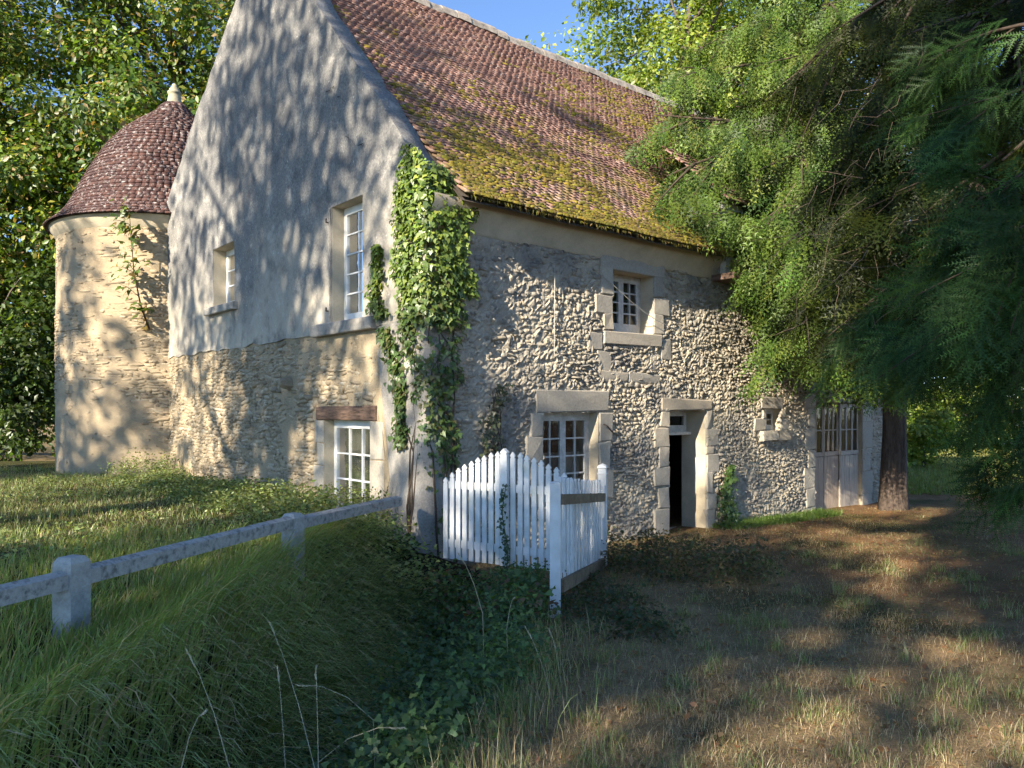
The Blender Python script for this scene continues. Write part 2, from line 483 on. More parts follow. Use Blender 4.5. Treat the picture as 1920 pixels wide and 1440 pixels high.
def build_ground():
    fx = np.arange(-13, 15.01, 0.14); fy = np.arange(-2, 21.01, 0.14)
    xs = np.concatenate([np.linspace(-220, -14, 26), fx, np.linspace(16, 220, 26)])
    ys = np.concatenate([np.linspace(-120, -3, 16), fy, np.linspace(22, 320, 34)])
    X, Y = np.meshgrid(xs, ys)
    Z = ground_h(X, Y) + 0.012 * fbm(X * 4, Y * 4, 21, 2) * (np.abs(X) < 15)
    xl, xr = bank_edges(Y)
    s = np.clip((X - xl) / (xr - xl), 0, 1)
    nz = fbm(X * 0.7, Y * 0.7, 33)
    left = np.array([0.075, 0.082, 0.034]); soil = np.array([0.035, 0.030, 0.020]); dry = np.array([0.34, 0.27, 0.175]); litter = np.array([0.25, 0.16, 0.095])
    green = np.array([0.075, 0.085, 0.028]); lawn = np.array([0.22, 0.22, 0.07])
    c = left * (1 - s[..., None]) + dry * s[..., None]
    c = np.where((s > 0.05)[..., None] & (s < 0.85)[..., None], soil, c)
    right = s >= 0.999
    lit = np.clip(sstep(1.5, 5.5, X + 0.25 * Y - 2.0 + 1.6 * nz), 0, 1)[..., None]
    rc = dry * (1 - lit) + litter * lit
    gm = sstep(0.05, 0.5, fbm(X * 0.9, Y * 0.9, 57))[..., None] * 0.7
    rc = rc * (1 - gm) + green * gm
    c = np.where(right[..., None], rc, c)
    far = (sstep(19, 23, Y) * (X > 0))[..., None]
    c = c * (1 - far) + lawn * far
    trk = np.exp(-(((X + 11.5) / 1.6) ** 2 + ((Y - 17.2) / 0.8) ** 2))[..., None]
    c = c * (1 - trk) + np.array([0.26, 0.17, 0.10]) * trk
    ny, nx = X.shape
    V = np.stack([X, Y, Z], -1).reshape(-1, 3)
    i = np.arange((ny - 1) * (nx - 1)); r = i // (nx - 1); q = i % (nx - 1)
    a = r * nx + q
    F = np.stack([a, a + 1, a + nx + 1, a + nx], 1)
    o = obj('ground', V, F, M['ground'], smooth=True, col=c.reshape(-1, 3))
    tag(o, kind='structure')
build_ground()

# ------------------------------------------------------------------ farmhouse
house = empty('farmhouse', (CORNER[0], CORNER[1], -2.05), ROT)
tag(house, 'old stone farmhouse with rendered gable and steep mossy tiled roof', 'house')
HZ = 2.05     # children are written with z measured from the eye level; shift to the empty
HL = 12.75    # length of the house
HW = 10.3     # width of the gable
GPROF_U = [-0.02, 0.42, 1.27, 2.09, 3.06, 4.86, 6.09, 8.1, 10.30]
GPROF_Z = [2.86, 3.34, 4.33, 5.26, 6.33, 8.32, 7.45, 6.02, 4.42]

def hz(V):
    V = np.asarray(V, float).copy(); V[:, 2] += HZ; return V

def plane_pts(pl, a, d, z):
    """pl 'S': a along the south wall, d inwards; 'G': a along the gable, d inwards"""
    a = np.asarray(a, float); d = np.asarray(d, float) + 0 * a; z = np.asarray(z, float) + 0 * a
    return np.stack([a, d, z], -1) if pl == 'S' else np.stack([d, a, z], -1)

def fine_axis(a0, a1, brk, step):
    b = sorted(set([a0, a1] + [x for x in brk if a0 < x < a1])); out = []
    for p, q in zip(b[:-1], b[1:]):
        n = max(1, int(round((q - p) / step))); out += list(np.linspace(p, q, n, endpoint=False))
    return np.array(out + [b[-1]])

def relief(A, Z):
    """hacked, weathered rubble: lumps with deep joints between them, courses about 7 cm"""
    rg = np.random.default_rng(3)
    a = A / 0.090 + 0.35 * fbm(A * 5, Z * 5, 31, 2); z = Z / 0.060 + 0.45 * fbm(A * 4, Z * 4, 37, 2)
    i = np.floor(a).astype(int); j = np.floor(z).astype(int)
    jx = rg.random((512, 512)); jz = rg.random((512, 512)); hh = rg.random((512, 512))
    d1 = np.full(A.shape, 9.0); d2 = np.full(A.shape, 9.0); h1 = np.zeros(A.shape)
    for di in (-1, 0, 1):
        for dj in (-1, 0, 1):
            p, q = (i + di) % 512, (j + dj) % 512
            d = np.hypot(i + di + jx[p, q] - a, j + dj + 0.2 + 0.6 * jz[p, q] - z)
            n1 = d < d1
            d2 = np.where(n1, d1, np.minimum(d2, d)); h1 = np.where(n1, hh[p, q], h1); d1 = np.where(n1, d, d1)
    lump = np.clip((d2 - d1) * 2.6, 0, 1) ** 0.7
    smooth = np.clip(sstep(1.5, 0.2, A + 0.4 * fbm(A * 1.4, Z * 1.4, 91)) + sstep(1.75, 2.1, Z + 0.2 * fbm(A * 2, Z * 2, 92)), 0, 1) * 0.6
    out = (0.010 + 0.030 * h1) * lump * (1 - smooth) + 0.022 * fbm(A * 2.3, Z * 2.3, 43) + 0.012 * fbm(A * 9, Z * 9, 47)
    return -out + 0.012

def panel(pl, aa, zz, skips, d0, amp, seed, freq=3.0, fn=None):
    """grid of wall skin with openings left out; d0 offset inwards (negative is proud)"""
    A, Z = np.meshgrid(aa, zz)
    D = d0 + amp * fbm(A * freq, Z * freq, seed, 3) if fn is None else fn(A, Z)
    V = plane_pts(pl, A.ravel(), D.ravel(), Z.ravel())
    nx = len(aa); F = []
    for r in range(len(zz) - 1):
        for q in range(nx - 1):
            ca = (aa[q] + aa[q + 1]) / 2; cz = (zz[r] + zz[r + 1]) / 2
            if any(s[0] < ca < s[1] and s[2] < cz < s[3] for s in skips): continue
            a = r * nx + q; F.append((a, a + 1, a + nx + 1, a + nx))
    return V, F

def reveal(pl, a0, a1, z0, z1, depth, name, parent, mat, d_start=0.0):
    m = MB(); e = 0.0
    P = lambda a, d, z: tuple(plane_pts(pl, [a], [d], [z])[0])
    for (p, q) in (((a0, z0), (a0, z1)), ((a1, z1), (a1, z0)), ((a0, z1), (a1, z1)), ((a1, z0), (a0, z0))):
        m.add([P(p[0], d_start, p[1]), P(q[0], d_start, q[1]), P(q[0], depth, q[1]), P(p[0], depth, p[1])], [(0, 1, 2, 3)])
    m.V = [tuple(v) for v in hz(m.V)]
    return m.build(name, mat, parent)

S_OPEN = {'up': (3.38, 4.34, 1.16, 2.10), 'low': (1.95, 3.07, -1.35, -0.07), 'door': (4.74, 5.75, -2.6, -0.04), 'small': (7.62, 8.13, -0.42, -0.02), 'barn': (9.46, 11.50, -2.7, 0.12)}
G_OPEN = {'big': (1.49, 2.38, 1.24, 2.93), 'small': (6.14, 7.23, 1.93, 3.06), 'low': (1.36, 2.69, -1.55, -0.18)}
WALL_T = 0.5

south_wall = None
def build_walls():
    global south_wall, gable_wall
    so = list(S_OPEN.values()); go = list(G_OPEN.values())
    br = [x for s in so for x in s[:2]]; bz = [x for s in so for x in s[2:]]
    V, F = panel('S', fine_axis(0, HL, br, 0.036), fine_axis(-2.3, 2.62, bz, 0.036), so, 0.0, 0.0, 5, 6.5, relief)
    south_wall = obj('wall', hz(V), F, M['stone_s'], house, smooth=False, rnd=RNG.random(len(V)) * 0.25 + 0.3)
    south_wall['label'] = 'long side wall of rough rubble under the eaves'
    br = [x for s in go for x in s[:2]]; bz = [x for s in go for x in s[2:]]
    V, F = panel('G', fine_axis(0, HW, br, 0.14), fine_axis(-3.0, 1.14, bz, 0.14), go, 0.0, 0.018, 6, 2.0)
    gable_wall = obj('wall', hz(V), F, M['mortar_g'], house, smooth=True)
    gable_wall['label'] = 'lower gable wall of thin coursed yellowish rubble'
    # upper gable render, proud of the rubble, its lower edge ragged
    prof = lambda u: np.interp(u, GPROF_U, GPROF_Z)
    mb = MB()
    ua = fine_axis(0.40, HW, br, 0.12); za = fine_axis(1.10, 3.2, bz, 0.12)
    V, F = panel('G', ua, za, go, -0.035, 0.018, 8, 1.2)
    V = np.array(V); low = np.abs(V[:, 2] - 1.10) < 1e-6
    V[low, 2] += 0.035 * vnoise(V[low, 1] * 3, V[low, 1] * 0, 4) + 0.01 * (V[low, 1] - 5) * 0.3
    mb.add(V, F)
    # thickness lip of that lower edge
    lipu = V[low]
    lip2 = lipu.copy(); lip2[:, 0] = 0.05
    n = len(lipu)
    mb.add(np.vstack([lipu, lip2]), [(i, i + 1, n + i + 1, n + i) for i in range(n - 1)])
    rows = 34
    U, T = np.meshgrid(ua, np.linspace(0, 1, rows))
    top = prof(U) + 0.045 * vnoise(U * 6, U * 0, 12) * (T > 0.99)
    Z = 3.2 + (top - 3.2) * T
    D = -0.035 + 0.018 * fbm(U * 1.2, Z * 1.2, 8, 3)
    V2 = plane_pts('G', U.ravel(), D.ravel(), Z.ravel()); nx = len(ua)
    mb.add(V2, [(r * nx + q, r * nx + q + 1, (r + 1) * nx + q + 1, (r + 1) * nx + q) for r in range(rows - 1) for q in range(nx - 1)])
    # narrow strip right of the grid
    us = np.array([-0.035, 0.1, 0.25, 0.40]); U, T = np.meshgrid(us, np.linspace(0, 1, 30)); Z = 1.10 + (prof(U) - 1.10) * T
    D = -0.035 + 0.018 * fbm(U * 1.2, Z * 1.2, 8, 3)
    mb.add(plane_pts('G', U.ravel(), D.ravel(), Z.ravel()), [(r * 4 + q, r * 4 + q + 1, (r + 1) * 4 + q + 1, (r + 1) * 4 + q) for r in range(29) for q in range(3)])
    # coping: top of the gable wall going back over its thickness
    uu = np.linspace(-0.035, HW, 90)
    zt = prof(uu) + 0.045 * vnoise(uu * 6, uu * 0, 12)
    A = plane_pts('G', uu, -0.035, zt); B = plane_pts('G', uu, 0.26, zt + 0.02); C2 = plane_pts('G', uu, 0.30, zt - 0.5)
    n = len(uu)
    mb.add(np.vstack([A, B, C2]), [(i, i + 1, n + i + 1, n + i) for i in range(n - 1)] + [(n + i, n + i + 1, 2 * n + i + 1, 2 * n + i) for i in range(n - 1)])
    mb.V = [tuple(v) for v in hz(mb.V)]
    o = mb.build('render', M['plaster'], house, smooth=True)
    o['label'] = 'grey weathered render covering the upper gable'
    # smooth corner strip, flaring at its foot
    zz = np.linspace(-2.8, 1.12, 34)
    w_in = np.interp(zz, [-2.8, -0.95, 0.05, 1.12], [0.75, 0.85, 1.02, 1.20])
    V = []; F = []
    for i, z in enumerate(zz):
        fl = 0.16 * np.interp(z, [-2.6, -1.4, -0.4, 0.4], [1.6, 1.0, 0.35, 0.0])
        wv = 0.015 * math.sin(z * 3.1)
        V += [(-0.005, w_in[i] + wv, z), (-0.03 - fl * 0.3, w_in[i] * 0.66, z), (-0.04 - fl * 0.7, w_in[i] * 0.33, z), (-0.05 - fl, -0.03 - fl * 0.8, z), (0.14, -0.035 - fl * 0.8, z), (0.34 + 0.05 * math.sin(z * 5), 0.0 - 0.012, z)]
    for i in range(len(zz) - 1):
        for k in range(5): F.append((i * 6 + k, i * 6 + k + 1, (i + 1) * 6 + k + 1, (i + 1) * 6 + k))
    o = obj('corner_render', hz(V), F, M['strip'], house, smooth=True)
    # back walls and floor close the house
    m = MB()
    m.box(0.02, HL, HW - 0.4, HW, -3, 4.4); m.box(HL - 0.4, HL, 0.03, HW - 0.4, -3, 2.55)
    m.add([(HL, 0, 2.55), (HL, HW, 2.55), (HL, HW, 4.3), (HL, 4.9, 8.0)], [(0, 1, 2, 3)])
    m.add([(0.31, 0.0, 2.6), (0.31, HW, 2.6), (0.31, HW, 4.2), (0.31, 4.9, 7.9)], [(0, 1, 2, 3)])
    m.box(0.35, HL - 0.4, 0.5, HW - 0.4, -2.35, -2.25)
    m.box(0.35, HL - 0.4, 0.5, HW - 0.4, 0.55, 0.75)
    m.box(3.2, 3.3, 0.6, HW - 0.4, -2.25, 2.5)
    m.V = [tuple(v) for v in hz(m.V)]
    m.build('inner_walls', M['dark'], house)
    # cornice band under the eaves
    n = 60; xs = np.linspace(0.0, HL, n); V = []; F = []
    for i, x in enumerate(xs):
        j = 0.008 * vnoise(x * 4, 0.3, 77)
        V += [(x, 0.0 - 0.002, 2.23 + 3 * j), (x, -0.035 + j, 2.26 + 3 * j), (x, -0.06 + j, 2.40), (x, -0.17, 2.52), (x, -0.17, 2.62)]
    for i in range(n - 1):
        for k in range(4): F.append((i * 5 + k, i * 5 + k + 1, (i + 1) * 5 + k + 1, (i + 1) * 5 + k))
    obj('cornice', hz(V), F, M['reveal'], house, smooth=True)
    for k, (a0, a1, z0, z1) in S_OPEN.items():
        reveal('S', a0, a1, z0, z1, WALL_T, 'reveal', house, M['reveal'], 0.0)
    for k, (a0, a1, z0, z1) in G_OPEN.items():
        reveal('G', a0, a1, z0, z1, WALL_T, 'reveal', house, M['reveal'], -0.03 if k != 'low' else 0.0)
build_walls()

# dressed stones ------------------------------------------------------
def block(pl, a0, a1, z0, z1, proud, name, mat, parent, depth=0.10, bev=0.014, jit=0.008):
    def j(): return random.uniform(-jit, jit)
    P = []
    for (a, z) in ((a0, z0), (a1, z0), (a1, z1), (a0, z1)): P.append((a, depth, z))
    mid = [(a + j(), -proud + bev, z + j()) for (a, z) in ((a0, z0), (a1, z0), (a1, z1), (a0, z1))]
    fr = []
    cx_, cz_ = (a0 + a1) / 2, (z0 + z1) / 2
    for (a, d, z) in mid: fr.append((a - math.copysign(bev, a - cx_), -proud + j() * 0.5, z - math.copysign(bev, z - cz_)))
    P += mid + fr + [(cx_ + j(), -proud - 0.004 + j() * 0.5, cz_ + j())]
    F = [(i, (i + 1) % 4, 4 + (i + 1) % 4, 4 + i) for i in range(4)] + [(4 + i, 4 + (i + 1) % 4, 8 + (i + 1) % 4, 8 + i) for i in range(4)] + [(8 + i, 8 + (i + 1) % 4, 12) for i in range(4)]
    V = plane_pts(pl, [p[0] for p in P], [p[1] for p in P], [p[2] for p in P])
    return obj(name, hz(V), F, mat, parent)

S_BLOCKS = []
def sblock(a0, a1, z0, z1, name='dressed_stone', proud=0.030, mat='ashlar', jit=0.020, **kw):
    kw['jit'] = jit
    S_BLOCKS.append((a0, a1, z0, z1)); return block('S', a0, a1, z0, z1, proud, name, M[mat], house, **kw)

# upper side window surround
sblock(3.12, 4.60, 2.105, 2.30, 'lintel', 0.03)
for a0, a1, z0, z1 in ((3.12, 3.375, 1.70, 2.10), (2.98, 3.375, 1.42, 1.695), (3.17, 3.375, 1.17, 1.415), (4.345, 4.56, 1.78, 2.10), (4.345, 4.72, 1.50, 1.775), (4.345, 4.58, 1.17, 1.495)):
    sblock(a0, a1, z0, z1)
sblock(3.17, 4.52, 0.98, 1.155, 'sill', 0.045)
for a0, a1, z0, z1 in ((2.86, 3.16, 0.86, 1.14), (3.04, 3.36, 0.56, 0.85), (4.24, 4.52, 0.60, 0.86), (4.525, 4.80, 0.78, 1.10), (3.10, 3.72, 0.40, 0.55), (3.73, 4.50, 0.38, 0.55)):
    sblock(a0, a1, z0, z1, proud=0.018)
# lower side window
sblock(1.80, 3.27, -0.06, 0.27, 'lintel', 0.035)
for a0, a1, z0, z1 in ((1.70, 1.945, -0.40, -0.07), (1.62, 1.945, -0.78, -0.405), (1.72, 1.945, -1.35, -0.785), (3.075, 3.36, -0.50, -0.07), (3.075, 3.30, -0.92, -0.505), (3.075, 3.38, -1.35, -0.925)):
    sblock(a0, a1, z0, z1)
sblock(1.85, 3.2, -1.52, -1.36, 'sill', 0.05)
# door surround
sblock(4.55, 5.90, -0.035, 0.15, 'lintel', 0.035)
for a0, a1, z0, z1 in ((4.52, 4.735, -0.30, -0.045), (4.36, 4.735, -0.62, -0.305), (4.47, 4.735, -0.95, -0.625), (4.34, 4.735, -1.27, -0.955), (4.46, 4.735, -1.62, -1.275), (4.36, 4.735, -2.3, -1.625),
                      (5.755, 5.90, -0.36, -0.045), (5.755, 6.10, -0.66, -0.365), (5.755, 5.95, -0.78, -0.665), (5.755, 6.12, -1.10, -0.785), (5.755, 5.93, -1.46, -1.105), (5.755, 6.04, -1.74, -1.465), (5.755, 6.0, -2.3, -1.745)):
    sblock(a0, a1, z0, z1)
# little window
sblock(7.46, 8.22, -0.015, 0.20, 'lintel', 0.03)
for a0, a1, z0, z1 in ((7.50, 7.615, -0.20, -0.02), (7.22, 7.615, -0.42, -0.205), (8.135, 8.42, -0.42, -0.20), (8.135, 8.30, -0.195, -0.02)):
    sblock(a0, a1, z0, z1)
sblock(7.42, 7.93, -0.62, -0.425, 'sill', 0.10); sblock(7.935, 8.38, -0.61, -0.425, 'sill', 0.10)
# barn door jambs
for z0, z1, w in ((-2.5, -2.0, .50), (-1.995, -1.62, .36), (-1.615, -1.2, .46), (-1.195, -0.85, .30), (-0.845, -0.4, .40), (-0.395, 0.0, .28), (0.005, 0.3, .42)):
    sblock(9.455 - w, 9.455, z0, z1, proud=0.025)
for z0, z1, w in ((-2.5, -1.9, .42), (-1.895, -1.4, .5), (-1.395, -0.9, .40), (-0.895, -0.3, .48), (-0.295, 0.12, .42)):
    sblock(11.505, 11.505 + w, z0, z1, proud=0.025)
sblock(9.2, 11.9, 0.305, 0.52, 'lintel', 0.03)

def gblock(a0, a1, z0, z1, name='dressed_stone', proud=0.02, mat='ashlar', **kw):
    G_BLOCKS.append((a0, a1, z0, z1)); return block('G', a0, a1, z0, z1, proud, name, M[mat], house, **kw)
G_BLOCKS = []
gblock(1.16, 2.92, 1.06, 1.235, 'sill', 0.12, 'sill')
gblock(5.98, 7.48, 1.80, 1.925, 'sill', 0.14, 'sill')
o = gblock(1.17, 2.92, -0.175, 0.03, 'lintel', 0.03, 'beam', jit=0.015); o['label'] = 'dark oak beam above the lower gable window'
for a0, a1, z0, z1 in ((2.695, 2.98, -0.52, -0.18), (2.695, 2.90, -0.86, -0.525), (2.695, 3.02, -1.2, -0.865), (2.695, 2.92, -1.7, -1.205), (1.0, 1.355, -0.70, -0.18), (1.0, 1.355, -1.6, -0.705)):
    gblock(a0, a1, z0, z1, proud=0.012)
# tie stone sticking out
m = MB(); V, F = lathe([(0.0, 0.20), (0.07, 0.19), (0.11, 0.12), (0.13, 0.0)], 7)
V = [(-(z) - 0.0, 3.85 + x * (1 + 0.3 * math.sin(i)), 0.40 + y * 0.9) for i, (x, y, z) in enumerate(V)]
obj('projecting_stone', hz(V), F, M['stone_g'], house)

# rubble --------------------------------------------------------------
def cube_sphere():
    V = []; F = []; idx = {}
    def vid(p):
        k = tuple(round(c, 3) for c in p)
        if k not in idx: idx[k] = len(V); V.append(p)
        return idx[k]
    for ax in range(3):
        for sg in (-1, 1):
            for i in range(2):
                for j in range(2):
                    q = []
                    for (u, v) in ((i, j), (i + 1, j), (i + 1, j + 1), (i, j + 1)):
                        p = [0, 0, 0]; p[ax] = sg; p[(ax + 1) % 3] = u - 1; p[(ax + 2) % 3] = v - 1; q.append(vid(tuple(p)))
                    F.append(tuple(q) if sg > 0 else tuple(q[::-1]))
    V = np.array(V, float)
    n = np.linalg.norm(V, axis=1, keepdims=True)
    V = V / n ** 0.45
    return V, np.array(F)
CS_V, CS_F = cube_sphere()
STONE_T = [CS_V * (1 + RNG.normal(0, 0.20, CS_V.shape)) * 0.5 + RNG.normal(0, 0.04, CS_V.shape) for _ in range(14)]
CS_FRONT = {'S': np.array([f for f in CS_F if CS_V[f][:, 1].max() < 1e-6 or CS_V[f][:, 1].min() < -1e-6]), 'G': np.array([f for f in CS_F if CS_V[f][:, 0].min() < -1e-6])}

def rubble_courses(a0, a1, z0, z1, row, wid, skips, seed):
    rg = np.random.default_rng(seed); out = []; z = z0
    while z < z1:
        h = row * rg.uniform(0.6, 1.4); a = a0 + rg.uniform(-0.1, 0)
        while a < a1:
            w = wid * math.exp(rg.normal(-0.05, 0.42)); h_ = h; h = h_ * rg.uniform(0.75, 1.2); ca = a + w / 2; cz = z + h / 2 + 0.25 * row * math.sin(a * 1.7 + z * 3) + rg.normal(0, 0.2) * row
            if not any(s[0] - w * 0.25 < ca < s[1] + w * 0.25 and s[2] - h * 0.3 < cz < s[3] + h * 0.3 for s in skips):
                out.append((ca, cz, w, h))
            a += w * 0.97; h = h_
        z += h * 0.96
    return np.array(out)

def place_stones(st, pl, proud, thick, tmpl, mat, parent, n_parts, seed, name, to_local, key):
    """the stones that show largest become parts, the rest one joined part"""
    rg = np.random.default_rng(seed)
    n = len(st)
    order = np.argsort(-key)
    part = order[:n_parts]; rest = order[n_parts:]
    sm = name != 'south_stone'
    meshes = [mesh_data(name, t, CS_F, mat, smooth=sm) for t in tmpl]
    ang = rg.normal(0, 0.13, n); ti = rg.integers(0, len(tmpl), n)
    for i in part:
        o = link('stone', meshes[ti[i]], parent)
        Mx = to_local(st[i, 0], -proud[i] + thick[i] / 2, st[i, 1])
        sc = Matrix.Diagonal((st[i, 2] * 1.0, thick[i], st[i, 3] * 1.02, 1)) if pl == 'S' else Matrix.Diagonal((thick[i], st[i, 2] * 1.0, st[i, 3] * 1.02, 1))
        rot = Matrix.Rotation(ang[i], 4, 'Y' if pl == 'S' else 'X')
        o.matrix_local = Mx @ rot @ sc
    Vs = []; Fs = []; rn = []
    b = 0
    for i in rest:
        t = tmpl[ti[i]]
        c, s_ = math.cos(ang[i]), math.sin(ang[i])
        a = t[:, 0] * st[i, 2]; z = t[:, 2] * st[i, 3] * 1.02; d = t[:, 1] * thick[i]
        if pl != 'S': a, d = t[:, 1] * st[i, 2], t[:, 0] * thick[i]
        aa = a * c + z * s_; zz = -a * s_ + z * c
        P = np.stack([aa, d, zz], 1) if pl == 'S' else np.stack([d, aa, zz], 1)
        Mx = np.array(to_local(st[i, 0], -proud[i] + thick[i] / 2, st[i, 1]))
        P = P @ Mx[:3, :3].T + Mx[:3, 3]
        Vs.append(P); Fs.append(CS_FRONT[pl] + b); b += len(t); rn.append(np.full(len(t), rg.random()))
    o = obj('stones', np.vstack(Vs), np.vstack(Fs), mat, parent, smooth=sm, rnd=np.concatenate(rn))
    o['kind'] = 'stuff'

def px_size(a, d, z, w, h, pl):
    if pl == 'S': P = CORNER + a[:, None] * S_AX
    else: P = CORNER + a[:, None] * G_AX
    y = P[:, 1]; x = P[:, 0]
    ok = (np.abs(x / y) < 0.65)
    return w * h / y ** 2 * ok

def build_rubble():
    sk = list(S_OPEN.values()) + S_BLOCKS
    st = rubble_courses(0.36, HL, -2.5, 2.26, 0.060, 0.100, sk, 11)
    a, z = st[:, 0], st[:, 1]
    # render still clings to the near upper part of the wall: stones show less there
    cover = np.clip(sstep(2.6, 0.6, a + 0.35 * fbm(a * 1.5, z * 1.5, 91)) + 0.9 * sstep(1.55, 1.9, z + 0.25 * fbm(a * 2, z * 2, 92)), 0, 1)
    foot = sstep(-0.7, -1.3, z) * (a < 4.7)
    cover = np.clip(cover + 0.5 * foot + 0.45 * sstep(0.05, 0.45, fbm(a * 1.1, z * 1.3, 97, 4)), 0, 1)
    proud = RNG.uniform(0.010, 0.035, len(st)) * (1 - cover) + RNG.uniform(-0.02, 0.024, len(st)) * cover
    thick = RNG.uniform(0.10, 0.14, len(st))
    key = px_size(a, 0, z, st[:, 2], st[:, 3], 'S') * (1 - 0.7 * cover) * (z > -1.9)
    tl = lambda A, D, Z: Matrix.Translation((A, D, Z + HZ))
    place_stones(st, 'S', proud, thick, STONE_T, M['stone_s'], south_wall, 290, 13, 'south_stone', tl, key)
    sk = list(G_OPEN.values()) + G_BLOCKS + [(-1, 1.12, -3, 1.2)]
    st = rubble_courses(1.10, HW, -2.0, 1.06, 0.062, 0.16, sk, 17)
    a, z = st[:, 0], st[:, 1]
    cov = sstep(-0.1, 0.5, fbm(a * 0.8, z * 0.9, 93) + 0.25 * (z > 0.3))
    proud = RNG.uniform(0.008, 0.034, len(st)) * (1 - 0.6 * cov) - 0.008 * cov
    thick = RNG.uniform(0.07, 0.11, len(st))
    key = px_size(a, 0, z, st[:, 2], st[:, 3], 'G') * (z > -1.2)
    place_stones(st, 'G', proud, thick, STONE_T, M['stone_g'], gable_wall, 290, 19, 'gable_stone', tl_g, key)
tl_g = lambda A, D, Z: Matrix.Translation((D, A, Z + HZ))
build_rubble()

# roof ------------------------------------------------------------------
EAVE = (-0.36, 2.57); RIDGE = (4.90, 8.03)
def roof_pt(x, v, off=0.0):
    """v 0 at the eave, 1 at the ridge, with a slight kick at the foot and a sag along the length"""
    x = np.asarray(x, float); v = np.asarray(v, float)
    y = EAVE[0] + (RIDGE[0] - EAVE[0]) * v
    z = EAVE[1] + (RIDGE[1] - EAVE[1]) * v
    z = z + 0.10 * np.maximum(0, 0.16 - v) ** 1.0 * 1.0
    z = z - 0.05 * np.sin(np.pi * np.clip(x / HL, 0, 1)) * v + 0.035 * fbm(x * 0.5, v * 3, 41, 2) - 0.07 * np.sin(np.pi * v)
    nrm = np.array([0, -(RIDGE[1] - EAVE[1]), (RIDGE[0] - EAVE[0])]); nrm = nrm / np.linalg.norm(nrm)
    return np.stack([x + 0 * v, y + nrm[1] * off, z + nrm[2] * off], -1)
SLOPE_L = math.hypot(RIDGE[0] - EAVE[0], RIDGE[1] - EAVE[1])
SLOPE = math.atan2(RIDGE[1] - EAVE[1], RIDGE[0] - EAVE[0])
DORM = (5.95, 7.55, 0.30)      # along, along, up to this v the dormer takes the place of tiles

